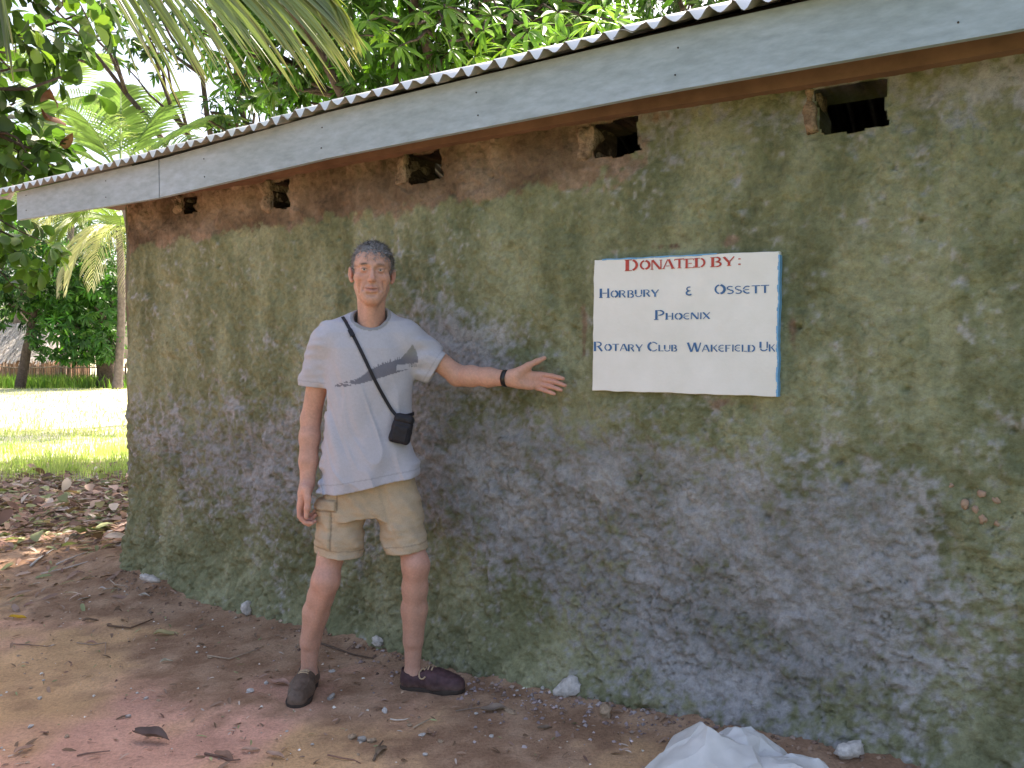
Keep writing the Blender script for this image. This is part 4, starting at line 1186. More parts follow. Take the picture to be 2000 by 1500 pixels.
# --- t-shirt
ts = Field((-1.02, 3.02, 0.74), (-0.16, 3.66, 1.62), 0.0038)
def zz_(py): return P(0, py, D0 + 0.02)[2]
def xx_(px): return P(px, 700, D0 + 0.02)[0]
YAW = math.radians(9)
mm = 1.0 / (FPX / (D0 + 0.02))
rows = []
for (py, x0, x1, ry) in ((985, 612, 834, 0.146), (950, 619, 827, 0.143), (900, 627, 811, 0.130), (850, 632, 797, 0.118), (800, 636, 796, 0.118), (760, 632, 802, 0.120), (720, 628, 808, 0.121), (680, 628, 808, 0.114), (650, 634, 802, 0.096), (632, 648, 790, 0.074)):
    rows.append((zz_(py), xx_((x0 + x1) / 2), 3.345, (x1 - x0) / 2 * mm * 0.985, ry))
ts.loft(rows, YAW, 0.02, 2.25)
for S_, px_, py_ in ((SH_R, 700, 628), (SH_L, 752, 626)):
    ts.cone(Q(px_, py_, 0.05), S_ + [0.012 if px_ == 700 else -0.012, 0.0, 0.0], 0.046, 0.060, 0.04)
# sleeves, cut off square and hollowed at the hem
sr0, sr1 = Q(634, 672, 0.02), Q(608, 775, 0.05)
ts.cone(sr0, sr1, 0.066, 0.060, 0.035)
sl0, sl1 = Q(792, 663, 0.06), Q(866, 719, 0.07)
ts.cone(sl0, sl1 + (sl1 - sl0) * 0.2, 0.074, 0.058, 0.035)
ts.cone(Q(806, 700, 0.06), Q(838, 724, 0.065), 0.050, 0.040, 0.035)
ax_r = Q(609, 754, 0.05); n_r = np.array([-0.10, 0.02, -1.0])
n_l = np.array([0.80, 0.0, -0.50]); ax_l = Q(861, 709, 0.065)
def folds(x, y, z):
    # soft diagonal drags from the shoulders to the opposite waist, and hanging folds at the hem
    u = (x - xx_(720)); v = z - 1.1
    a = fbm((u * 0.90 + v * 0.34) * 14, (-u * 0.34 + v * 0.90) * 2.6, y * 5, oct=2, seed=101)
    b_ = fbm((u * 0.80 - v * 0.60) * 11, (u * 0.60 + v * 0.80) * 3.0, y * 5, oct=2, seed=102)
    h_ = np.sin(u * 44 + 2.2 * fbm(u * 6, z * 3, y * 4, oct=2, seed=103)) * sstep(1.02, 0.84, z)
    w = 0.35 + 0.65 * sstep(1.42, 1.10, z)
    arm_ = sstep(xx_(655), xx_(625), x) + sstep(xx_(800), xx_(825), x)
    s_ = fbm(x * 9, y * 9, z * 26, oct=2, seed=104)
    ra = np.clip(1 - np.abs(a) * 3.0, 0, 1) ** 2; rb_ = np.clip(1 - np.abs(b_) * 3.2, 0, 1) ** 2
    return np.minimum(0.007, -1.3 * (0.0095 * w * a + 0.0050 * w * b_ + 0.0045 * w * ra * sstep(1.40, 1.15, z) + 0.0055 * h_ + 0.0065 * arm_ * s_))
ts.disp(folds)
ts.plane(ax_r, n_r, (-1.02, 3.0, zz_(800)), (xx_(641), 3.7, 1.5))
ts.plane(ax_l, n_l, (xx_(818), 3.0, 1.1), (0.0, 3.7, 1.5))
hem0, hem1 = Q(620, 966, -0.08), Q(826, 931, -0.06)
hd_ = hem1 - hem0
n_h = np.array([-hd_[2], 0.0, hd_[0]]) * -1.0; n_h /= np.linalg.norm(n_h)
def hem_fn(X, Y, Z):
    base = (X - hem0[0]) * n_h[0] + (Z - hem0[2]) * n_h[2]
    return base - 0.008 * np.sin((X - hem0[0]) * 15.0 + 0.6) * 0.8 + 0.012 * ((X - hem0[0]) / hd_[0] - 0.5) ** 2 * 4 - 0.012 + 0 * Y
ts.add(hem_fn, ts.lo, ts.lo + ts.h * ts.n, 0, 'i')
# hollow hems
ts.cone(ax_r + [0.002, 0.002, 0.028], ax_r + [-0.004, 0.004, -0.05], 0.046, 0.053, 0.006, 's')
d_l = (sl1 - sl0) / np.linalg.norm(sl1 - sl0)
ts.cone(ax_l - d_l * 0.03 + [0, 0, 0.002], ax_l + d_l * 0.06, 0.044, 0.051, 0.006, 's')
# neck opening
NK_A, NK_B = Q(724, 612, 0.000), Q(726, 520, -0.150)      # the neck hole tips forward
def neck_hole(X, Y, Z):
    ba = NK_B - NK_A; t_ = ((X - NK_A[0]) * ba[0] + (Y - NK_A[1]) * ba[1] + (Z - NK_A[2]) * ba[2]) / (ba @ ba)
    dx, dy, dz = X - NK_A[0] - t_ * ba[0], Y - NK_A[1] - t_ * ba[1], Z - NK_A[2] - t_ * ba[2]
    return np.sqrt(dx * dx + dy * dy + dz * dz) - 0.0665
def collar_fn(x, y, z):
    d_ = neck_hole(x, y, z); return -0.0035 * (sstep(0.016, 0.013, d_) * (z > 1.40))
ts.disp(collar_fn)
ts.add(neck_hole, Q(724, 700, -0.12), Q(726, 500, 0.2) + [0.2, 0.2, 0.1], 0.0, 's') if False else ts.add(neck_hole, (NK_A[0] - 0.15, 3.05, 1.40), (NK_A[0] + 0.15, 3.6, 1.62), 0.004, 's')
Vt, Ft = ts.surface()
# sewn lines at the hems, ribbed collar and the chest print are colour on the cloth
lx = Vt[:, 0] - xx_(740); lz = Vt[:, 2] - zz_(715); frontm = Vt[:, 1] < 3.36
base = np.tile(np.array((0.445, 0.437, 0.492)), (len(Vt), 1))
base *= (1 + 0.035 * fbm(Vt[:, 0] * 120, Vt[:, 1] * 120, Vt[:, 2] * 120, oct=2, seed=5))[:, None]
nh_ = neck_hole(Vt[:, 0], Vt[:, 1], Vt[:, 2])
base = np.where(((nh_ < 0.0150) & (Vt[:, 2] > 1.40))[:, None], np.array((0.285, 0.285, 0.305)), base)
# print: ridge rising to the right with a tree line, drawn in chest coordinates (metres from the chest centre)
ux = lx / mm; uz = lz / mm                              # in photograph pixels, from (740, 715), up positive
topline = np.interp(ux, [-78, -60, -45, -30, -12, 0, 12, 30, 45, 55, 62, 68, 74, 77], [-36, -30, -27, -22, -8, -2, 4, 9, 14, 26, 34, 42, 30, 20])
trees_ = np.where((ux > -14) & (ux < 45), 5.0 * np.maximum(0, np.sin(ux * 1.15 + 2 * np.sin(ux * 0.31))) ** 2, 0)
botline = np.interp(ux, [-78, -50, -20, 10, 40, 60, 77], [-39, -38, -31, -22, -12, -6, -2])
ink = frontm & (ux > -78) & (ux < 77) & (uz < topline + trees_) & (uz > botline)
nz_ = fbm(ux * 0.16, uz * 0.5, oct=3, seed=44)
ink &= ~((ux < -38) & (nz_ > 0.22))
cut_ = (ux > 38) & (uz < 2 + (ux - 38) * 0.12) & (uz > -9 + (ux - 38) * 0.14)
ink &= ~cut_
word_ = frontm & (ux > 60) & (ux < 74) & (uz > -2) & (uz < 5.5) & (np.sin(ux * 2.1) > 0.1)
pc = np.array((0.165, 0.165, 0.205)); pc2 = np.array((0.240, 0.240, 0.240))
mixw = sstep(10, 30, uz)[:, None]
base = np.where(ink[:, None], pc * (1 - mixw) + pc2 * mixw, base)
base = np.where(word_[:, None], np.array((0.22, 0.22, 0.25)), base)
hemd = (Vt[:, 0] - hem0[0]) * n_h[0] + (Vt[:, 2] - hem0[2]) * n_h[2]
base *= np.where(np.abs(hemd + 0.028) < 0.0022, 0.80, 1.0)[:, None]
base *= np.where((np.abs((Vt - ax_r) @ (n_r / np.linalg.norm(n_r)) + 0.022) < 0.002) & (Vt[:, 0] < xx_(640)), 0.82, 1.0)[:, None]
base *= np.where((np.abs((Vt - ax_l) @ (n_l / np.linalg.norm(n_l)) + 0.020) < 0.002) & (Vt[:, 0] > xx_(820)), 0.82, 1.0)[:, None]
m, t, b = mat_new('jersey')
at = attr(t); co = geopos(t)
nj = noise_n(t, 420, 2, 0.6, co)
c = mix(t, 1.0, at.outputs['Color'], ramp(t, nj.outputs[0], [(0.3, 0.90), (0.7, 1.08)]).outputs[0], 'MULTIPLY')
t.links.new(c, b.inputs['Base Color']); b.inputs['Roughness'].default_value = 0.9; b.inputs['Specular IOR Level'].default_value = 0.15
b.inputs['Sheen Weight'].default_value = 0.1
bump(t, b, nj.outputs[0], 0.15, 0.002)
M_JERSEY = m
shirt = pchild('t_shirt', Vt, Ft, M_JERSEY, True, np.clip(base, 0, 1))
BV = BVHTree.FromPolygons([Vector(v) for v in Vt.tolist()], Ft.tolist())
def on_shirt(px, py, lift=0.003):
    """point of the shirt under a photograph pixel, lifted off the cloth"""
    r = Vector(ray(px, py)).normalized()
    hit, nrm_, _, _ = BV.ray_cast(Vector((0, 0, HCAM)), r)
    if hit is None: return None
    return np.array(hit + nrm_ * lift)
# --- shorts
so_ = Field((-1.00, 3.02, 0.46), (-0.16, 3.66, 1.00), 0.0038)
def zs(py): return zz_(py)
so_.loft([(zs(1010), xx_(722), 3.34, 0.190, 0.112), (zs(960), xx_(722), 3.34, 0.188, 0.098), (zs(900), xx_(720), 3.34, 0.165, 0.112)], YAW, 0.02, 2.3)
so_.cone(Q(667, 1000, 0.035), Q(661, 1110, -0.01), 0.094, 0.094, 0.02)
so_.cone(Q(777, 990, 0.035), Q(800, 1100, -0.01), 0.093, 0.088, 0.02)
h1, h2 = Q(662, 1094, -0.09), Q(798, 1083, -0.09)
nR = np.array([-0.09, 0.0, -1.0]); nL = np.array([0.12, 0.0, -1.0])
midx = xx_(731)
def sfold(x, y, z):
    u = x - xx_(731)
    a = fbm(u * 9, y * 9, z * 24, oct=3, seed=111) * (0.4 + 0.6 * sstep(0.80, 0.55, z))
    d = fbm((u + (z - 0.7) * 0.9) * 20, (u - z) * 5, y * 5, oct=2, seed=112)
    # pleat that runs from the crotch to the knee
    pl = np.exp(-(((x - xx_(745)) - (0.86 - z) * 0.28) / 0.012) ** 2) * sstep(0.62, 0.70, z) * (u > 0)
    return np.minimum(0.008, -(0.0100 * a + 0.0080 * d) + 0.010 * pl)
so_.disp(sfold)
so_.plane(h1, nR, so_.lo, (midx, 4, 4)); so_.plane(h2, nL, (midx, 0, 0), (4, 4, 4))
# cargo pocket on his right thigh: bag, and flap over it
def box_fn(px0, px1, py0, py1, d):
    def fn(x, y, z):
        ux_ = (x - xx_(731)) / mm + 731
        uy_ = 1000 - (z - zs(1000)) / mm
        w = sstep(px0, px0 + 3, ux_) * sstep(px1, px1 - 3, ux_) * sstep(py0, py0 + 3, uy_) * sstep(py1, py1 - 3, uy_) * (y < 3.34)
        return -d * w
    return fn
so_.disp(box_fn(608, 652, 990, 1064, 0.006)); so_.disp(box_fn(606, 664, 970, 992, 0.010))
for hp, kn, an, nn in ((h1, Q(660, 1080, -0.01), Q(660, 1130, -0.01), nR), (h2, Q(798, 1068, -0.01), Q(803, 1118, -0.01), nL)):
    so_.cone(kn, an, 0.064, 0.082, 0.006, 's')
Vs_, Fs_ = so_.surface()
n_ = fbm(Vs_[:, 0] * 30, Vs_[:, 1] * 30, Vs_[:, 2] * 30, oct=3, seed=113)
scol_ = np.tile(np.array((0.450, 0.352, 0.248)), (len(Vs_), 1)) * (1 + 0.06 * n_)[:, None]
for hp, nn, lo_ in ((h1, nR, True), (h2, nL, False)):
    dd_ = (Vs_ - hp) @ (nn / np.linalg.norm(nn))
    msk = (np.abs(dd_ + 0.030) < 0.0022) & ((Vs_[:, 0] < midx) == lo_)
    scol_ *= np.where(msk, 0.72, 1.0)[:, None]
uxs = (Vs_[:, 0] - xx_(731)) / mm + 731; uys = 1000 - (Vs_[:, 2] - zs(1000)) / mm
seam = (np.abs(uxs - 653) < 1.4) & (uys > 992) & (uys < 1066) & (Vs_[:, 1] < 3.34) | (np.abs(uys - 992.5) < 1.6) & (uxs < 665) & (Vs_[:, 1] < 3.34) | (np.abs(uxs - 664.5) < 1.5) & (uys > 962) & (uys < 990) & (Vs_[:, 1] < 3.34)
scol_ *= np.where(seam, 0.60, 1.0)[:, None]
m, t, b = mat_new('khaki_cotton')
at = attr(t); co = geopos(t); nj = noise_n(t, 320, 2, 0.6, co)
c = mix(t, 1.0, at.outputs['Color'], ramp(t, nj.outputs[0], [(0.3, 0.88), (0.7, 1.10)]).outputs[0], 'MULTIPLY')
t.links.new(c, b.inputs['Base Color']); b.inputs['Roughness'].default_value = 0.9; b.inputs['Specular IOR Level'].default_value = 0.12
bump(t, b, nj.outputs[0], 0.15, 0.002)
M_KHAKI = m
pchild('shorts', Vs_, Fs_, M_KHAKI, True, np.clip(scol_, 0, 1))

# --- shoes
M_SHOE = simple_mat('shoe_leather', (0.085, 0.050, 0.042), 0.6, 0.35, 40, 160, 0.3, 0.003, 0.3, use_col=True)
M_SOLE = simple_mat('shoe_sole', (0.055, 0.042, 0.035), 0.85, 0.25, 40, 120, 0.2)
M_LACE = simple_mat('shoe_lace', (0.50, 0.37, 0.24), 0.85, 0.2, 60, 120, 0.1)
def shoe(heel, toe, an, col, sgn_, bow):
    heel = np.array(heel); toe = np.array(toe)
    ax = toe - heel; ln_ = np.linalg.norm(ax[:2]); ax = np.array([ax[0], ax[1], 0]) / ln_
    sd2 = np.array([-ax[1], ax[0], 0])
    zb = float(gz(heel[0], heel[1])) * 0.5 + float(gz(toe[0], toe[1])) * 0.5
    heel[2] = zb + 0.001
    def S(l, w, h): return heel + ax * l + sd2 * w + np.array([0, 0, h])
    k = ln_ / 0.29
    lo = np.minimum(heel, heel + ax * ln_) - [0.09, 0.09, 0.03]; hi = np.maximum(heel, heel + ax * ln_) + [0.09, 0.09, 0.16]
    fl = Field(lo, hi, 0.0028)
    fl.cone(S(0.040, 0, 0.036), S(0.040, 0, 0.070), 0.039, 0.036, 0.02)
    fl.cone(S(0.05, 0, 0.038), S(0.15 * k, 0, 0.034), 0.038, 0.042, 0.03)
    fl.cone(S(0.12 * k, 0, 0.060), S(0.20 * k, 0.003 * sgn_, 0.036), 0.030, 0.034, 0.03)
    fl.cone(S(0.17 * k, 0.003 * sgn_, 0.028), S(0.245 * k, 0.002 * sgn_, 0.024), 0.046, 0.038, 0.03)
    fl.plane((0, 0, zb + 0.014), (0, 0, -1))
    fl.cone(an + [0, 0, 0.03], np.array([S(0.055, 0, 0)[0], S(0.055, 0, 0)[1], zb + 0.075]), 0.042, 0.036, 0.010, 's')
    fl.cone(S(0.040, 0, 0.110), S(0.085, 0, 0.102), 0.036, 0.032, 0.010, 's')
    # raised seam round the toe (moccasin front)
    def seam(x, y, z):
        l = (x - heel[0]) * ax[0] + (y - heel[1]) * ax[1]; w = (x - heel[0]) * sd2[0] + (y - heel[1]) * sd2[1]
        r_ = np.sqrt(((l - 0.185 * k) / 0.075) ** 2 + (w / 0.031) ** 2)
        return -0.0022 * np.exp(-((r_ - 1) / 0.07) ** 2) * (l > 0.15 * k) * (z > zb + 0.03) - 0.0012 * fbm(x * 60, y * 60, z * 60, oct=2, seed=121)
    fl.disp(seam)
    V, F = fl.surface()
    nn = fbm(V[:, 0] * 40, V[:, 1] * 40, V[:, 2] * 40, oct=3, seed=122)
    dust = sstep(zb + 0.05, zb + 0.015, V[:, 2])[:, None] * 0.35
    cc = np.array(col) * (1 + 0.18 * nn)[:, None] * (1 - dust) + np.array((0.21, 0.15, 0.11)) * dust
    root = pchild('shoe', V, F, M_SHOE, True, cc)
    # sole: an outline a little wider than the upper
    lw = [(0.0, 0.0), (0.004, 0.022), (0.02, 0.036), (0.06, 0.041), (0.12, 0.040), (0.16, 0.045), (0.20, 0.050), (0.235, 0.047), (0.262, 0.036), (0.278, 0.020), (0.285, 0.0)]
    out = [(l * k, w + 0.003 * sgn_ * (l > 0.12)) for l, w in lw] + [(l * k, -w + 0.003 * sgn_ * (l > 0.12)) for l, w in lw[-2:0:-1]]
    n = len(out); Vx = []
    for h, g in ((-0.004, 0.97), (0.004, 1.0), (0.013, 1.0), (0.016, 0.97)):
        for l, w in out: Vx.append(S(0.142 * k + (l - 0.142 * k) * g, w * g, h))
    Fx = [tuple(range(n))[::-1], tuple(3 * n + i for i in range(n))]
    for r_ in range(3):
        for i in range(n): Fx.append((r_ * n + i, r_ * n + (i + 1) % n, (r_ + 1) * n + (i + 1) % n, (r_ + 1) * n + i))
    link('sole', mesh_np('sole', np.array(Vx) - PB, Fx, False), M_SOLE, root)
    mb = MB()
    B2 = BVHTree.FromPolygons([Vector(v) for v in V.tolist()], F.tolist())
    def top(l, w):
        hit = B2.ray_cast(Vector(S(l, w, 0.2)), Vector((0, 0, -1)))[0]
        return np.array(hit) + [0, 0, 0.002] if hit is not None else S(l, w, 0.06)
    for l in (0.112, 0.128, 0.144):
        mb.tube([top(l * k, w) for w in (-0.020, -0.01, 0.0, 0.01, 0.020)], 0.0030, 6)
    kn = top(0.108 * k, 0.0) + [0, 0, 0.003]
    for s_ in (-1, 1):                                  # bow: two loops and two loose ends
        loop_ = []
        for a in np.linspace(0, 2 * math.pi, 15):
            l2 = math.sin(a / 2) ** 2
            loop_.append(kn + sd2 * s_ * (bow * 1.15 * l2) + ax * (0.016 * math.sin(a)) + np.array([0, 0, 0.014 * math.sin(a / 2) - 0.038 * l2]))
        mb.tube(loop_, 0.0034, 6)
        mb.tube([kn, kn + sd2 * s_ * 0.014 + ax * 0.016 + [0, 0, 0.004], kn + sd2 * s_ * 0.030 + ax * 0.034 - [0, 0, 0.012]], 0.0025, 6)
    link('lace', mesh_np('lace', np.concatenate(mb.V) - PB, mb.F, True), M_LACE, root)
aR = np.array(AN_R); aL = np.array(AN_L)
shoe((aR[0] - 0.004, aR[1] + 0.055, 0), (aR[0] + 0.004, aR[1] - 0.230, 0), aR, (0.130, 0.092, 0.072), -1, 0.030)
shoe((aL[0] - 0.050, aL[1] + 0.010, 0), (aL[0] + 0.222, aL[1] - 0.045, 0), aL, (0.078, 0.040, 0.046), 1, 0.040)

# --- wristband
mb = MB()
axw = (WR_L - EL_L) / np.linalg.norm(WR_L - EL_L)
cw = WR_L + axw * (-0.004)
u_ = np.cross(axw, (0, 1, 0)); u_ /= np.linalg.norm(u_); v_ = np.cross(axw, u_)
n = 32; Vx = []; prof = [(-0.0085, 0.0), (-0.0085, 0.0028), (0.0085, 0.0028), (0.0085, 0.0)]
for i in range(n):
    a = 2 * math.pi * i / n
    fr = max(0.0, -(math.cos(a) * u_ + math.sin(a) * v_)[1])
    for (l, h) in prof:
        rx, ry = 0.0318, 0.0290
        ex = 0.0035 * sstep(0.80, 0.95, fr)
        Vx.append(cw + axw * l * (1 + 0.15 * fr) + u_ * math.cos(a) * (rx + h + ex) + v_ * math.sin(a) * (ry + h + ex))
Fx = [(i * 4 + j, ((i + 1) % n) * 4 + j, ((i + 1) % n) * 4 + (j + 1) % 4, i * 4 + (j + 1) % 4) for i in range(n) for j in range(4)]
M_BLACK = simple_mat('black_rubber', (0.012, 0.013, 0.014), 0.4, 0.2, 40, 90, 0.1, 0.002, 0.5)
pchild('wristband', Vx, Fx, M_BLACK, True)

# ------------------------------------------------------------------ pouch on a shoulder strap
bc = on_shirt(787, 836, 0.0)
bc = bc + np.array([0, -0.030, 0])
pouch = empty('camera_pouch', bc, 0, label='small black camera pouch hanging by a strap across the grey shirt', cat='bag')
pf = Field((-0.09, -0.07, -0.10), (0.09, 0.07, 0.10), 0.0025)
tl = math.radians(-14)
Mb_ = np.array([[math.cos(tl), 0, math.sin(tl)], [0, 1, 0], [-math.sin(tl), 0, math.cos(tl)]])
def boxy(X, Y, Z):
    x = Mb_[0, 0] * X + Mb_[0, 2] * Z; z = Mb_[2, 0] * X + Mb_[2, 2] * Z
    tp = 1 - 0.10 * (z / 0.06)
    qx, qy, qz = np.abs(x) - 0.024 * tp, np.abs(Y) - 0.012, np.abs(z) - 0.042
    out = np.sqrt(np.maximum(qx, 0) ** 2 + np.maximum(qy, 0) ** 2 + np.maximum(qz, 0) ** 2) + np.minimum(np.maximum(qx, np.maximum(qy, qz)), 0) - 0.017
    zipg = 0.0030 * np.exp(-((z - 0.028 + 0.0 * x) / 0.0025) ** 2)
    panel_ = -0.0035 * ((np.abs(x) < 0.028) & (z < 0.012) & (z > -0.050))
    return out + zipg + panel_
pf.add(boxy, (-0.09, -0.07, -0.10), (0.09, 0.07, 0.10), 0)
pf.disp(lambda x, y, z: -0.0016 * fbm(x * 50, y * 50, z * 50, oct=2, seed=131))
V, F = pf.surface()
M_NYLON = simple_mat('black_nylon', (0.016, 0.015, 0.022), 0.62, 0.3, 60, 300, 0.25, 0.002, 0.35)
link('pouch_body', mesh_np('pouch_body', V, F, True), M_NYLON, pouch)
# strap: over the far shoulder, across the chest to the pouch, and round the back
spx = [(661, 607), (668, 618), (678, 634), (690, 655), (704, 683), (718, 712), (732, 742), (745, 767), (757, 788), (768, 806)]
sq = np.array(spx, float); tq = np.linspace(0, len(sq) - 1, 40)
spx = list(zip(np.interp(tq, range(len(sq)), sq[:, 0]), np.interp(tq, range(len(sq)), sq[:, 1])))
front_ = [on_shirt(a, c_, 0.004) for a, c_ in spx]
front_ = [p for p in front_ if p is not None]
tops = np.array(bc) + np.array([-0.022, 0.004, 0.052])
fp = np.array(front_ + [tops])
for _ in range(4): fp[1:-1] = fp[1:-1] * 0.5 + (fp[:-2] + fp[2:]) * 0.25
for i_ in range(len(fp) - 4):
    hit, nm, _, _ = BV.find_nearest(Vector(fp[i_])); fp[i_] = np.array(hit) + np.array(nm) * 0.0035
sh_top = fp[0]
backp = []
for tt_ in np.linspace(0.03, 1, 26):                     # down the back to the other hip
    p = np.array([sh_top[0] + (bc[0] + 0.05 - sh_top[0]) * tt_, 3.62, sh_top[2] + (bc[2] + 0.02 - sh_top[2]) * tt_])
    hit = BV.ray_cast(Vector(p), Vector((0, -1, 0)))[0]
    if hit is not None: backp.append(np.array(hit) + [0, 0.006, 0])
side_ = []
if backp:
    e_ = backp[-1]
    for tt_ in np.linspace(0.15, 1, 8):
        p = e_ + (np.array(bc) + [0.024, 0.004, 0.050] - e_) * tt_
        hit, nrm_, _, dist_ = BV.find_nearest(Vector(p))
        side_.append(np.array(hit) + np.array(nrm_) * 0.006 if tt_ < 0.9 else p)
path = np.array(backp[::-1] + list(fp)) if backp else fp
def ribbon(path, w, th, mb):
    n = len(path); T = np.gradient(path, axis=0); T /= np.linalg.norm(T, axis=1)[:, None] + 1e-9
    Vx = []
    for i, p in enumerate(path):
        hit, nm, _, _ = BV.find_nearest(Vector(p)); nm = np.array(nm)
        s_ = np.cross(T[i], nm); s_ /= np.linalg.norm(s_) + 1e-9
        for a, h in ((-1, 0), (-1, 1), (1, 1), (1, 0)): Vx.append(p + s_ * a * w / 2 + nm * (h * th - 0.001))
    mb.add(Vx, [(i * 4 + j, i * 4 + (j + 1) % 4, (i + 1) * 4 + (j + 1) % 4, (i + 1) * 4 + j) for i in range(n - 1) for j in range(4)] + [(3, 2, 1, 0), tuple((n - 1) * 4 + j for j in range(4))])
mb = MB(); ribbon(path, 0.013, 0.0025, mb)
link('strap', mesh_np('strap', np.concatenate(mb.V) - bc, mb.F, False), M_NYLON, pouch)
if side_:
    mb = MB(); ribbon(np.array([backp[-1]] + side_), 0.013, 0.0025, mb)
    link('strap', mesh_np('strap', np.concatenate(mb.V) - bc, mb.F, False), M_NYLON, pouch)
ab = on_shirt(684, 646, 0.008)
mb = MB(); ribbon(np.array([ab, on_shirt(690, 657, 0.008)]), 0.019, 0.004, mb)
link('strap_slider', mesh_np('strap_slider', np.concatenate(mb.V) - bc, mb.F, False), M_NYLON, pouch)

# ------------------------------------------------------------------ foliage tools
def leaf_shape(w=0.26, fold=0.25, bend=0.25, kind='lance'):
    ts_, ws = ([0.0, 0.22, 0.55, 0.82, 1.0], [0.02, 0.8, 1.0, 0.6, 0.0]) if kind == 'lance' else ([0.0, 0.25, 0.55, 0.82, 1.0], [0.04, 0.62, 1.0, 0.88, 0.12])
    V, F = [], []
    for t_, x in zip(ts_, ws):
        y = t_; z = -bend * t_ * t_
        hw = w * 0.5 * x
        V += [(-hw, y, z + fold * hw), (0, y, z), (hw, y, z + fold * hw)]
    for i in range(len(ts_) - 1):
        a = i * 3
        for k in (0, 1):
            F += [(a + k, a + k + 1, a + 3 + k + 1), (a + k, a + 3 + k + 1, a + 3 + k)]
    return np.array(V), np.array(F)
LANCE = leaf_shape(0.24, 0.3, 0.30)
BROAD = leaf_shape(0.62, 0.25, 0.22, 'broad')
def norm_(v): return v / (np.linalg.norm(v, axis=-1, keepdims=True) + 1e-9)
def frames(dirs, ups):
    y = norm_(dirs); x = norm_(np.cross(y, ups)); z = np.cross(x, y)
    return np.stack([x, y, z], -1)                      # columns
def leaf_arrays(shape, pos, dirs, ups, size, cols):
    V0, F0 = shape
    M = frames(dirs, ups) * size[:, None, None]
    V = np.einsum('nij,kj->nki', M, V0) + pos[:, None, :]
    n, k = len(pos), len(V0)
    F = (np.arange(n) * k)[:, None, None] + F0[None]
    C = np.repeat(cols, k, axis=0)
    return V.reshape(-1, 3), F.reshape(-1, 3), C
def whorls(centers, outd, n_leaf, size, droop=0.35, spread=1.0, col=(0.06, 0.12, 0.025), colv=0.25, young=0.0):
    """rosettes of leaves at twig ends"""
    n = len(centers); N = n * n_leaf
    c = np.repeat(centers, n_leaf, axis=0); o = norm_(np.repeat(outd, n_leaf, axis=0))
    a = R.uniform(0, 2 * math.pi, N)
    ref = np.where(np.abs(o[:, 2:3]) > 0.9, np.array([[1.0, 0, 0]]), np.array([[0, 0, 1.0]]))
    u = norm_(np.cross(o, ref)); v = np.cross(o, u)
    el_ = R.uniform(-0.15, 1.0, N)
    d = (np.cos(a)[:, None] * u + np.sin(a)[:, None] * v) * spread + o * el_[:, None]
    d[:, 2] -= droop * R.uniform(0.5, 1.6, N)
    sz = size * R.uniform(0.7, 1.2, N)
    up = o + R.normal(0, 0.3, (N, 3)); up[:, 2] += 0.6
    k = np.repeat(R.normal(0, colv, n), n_leaf) + R.normal(0, colv * 0.5, N)
    cc = np.array(col)[None] * np.exp(k)[:, None]
    yng = np.repeat(R.uniform(0, 1, n) < young, n_leaf)[:, None]
    cc = np.where(yng, cc * np.array([[2.1, 1.8, 1.2]]), cc)
    return c + d * 0.02, d, up, sz, np.clip(cc, 0.004, 0.6)
def clump_points(c, r, n, shell=0.55):
    d = norm_(R.normal(0, 1, (n, 3)))
    rad = (shell + (1 - shell) * R.uniform(0, 1, n)) ** 0.7
    p = np.array(c) + d * rad[:, None] * np.array(r)
    return p, norm_(d * np.array([1, 1, 0.8]) + np.array([0, 0, 0.15]))
M_LEAF = leaf_mat('leaf', 0.42, 0.38, 0.4)
M_PALM = leaf_mat('palm_leaf', 0.32, 0.22, 0.6, (1.25, 1.35, 0.8))
M_BARK = simple_mat('bark', (0.11, 0.085, 0.07), 0.95, 0.45, 9, 30, 0.8, 0.03, 0.1)
M_PALMB = simple_mat('palm_bark', (0.20, 0.165, 0.15), 0.95, 0.4, 7, 20, 0.6, 0.02, 0.1)
def limb_path(p0, p1, sag=0.0, wob=0.1, n=9, seed=0):
    t_ = np.linspace(0, 1, n)[:, None]
    p = np.array(p0) + (np.array(p1) - np.array(p0)) * t_
    w = np.stack([fbm(t_[:, 0] * 3 + seed, t_[:, 0] * 0 + i * 7.7, oct=2, seed=seed + i) for i in range(3)], -1) * wob * np.sin(t_ * math.pi)
    p = p + w; p[:, 2] += sag * np.sin(t_[:, 0] * math.pi)
    return p
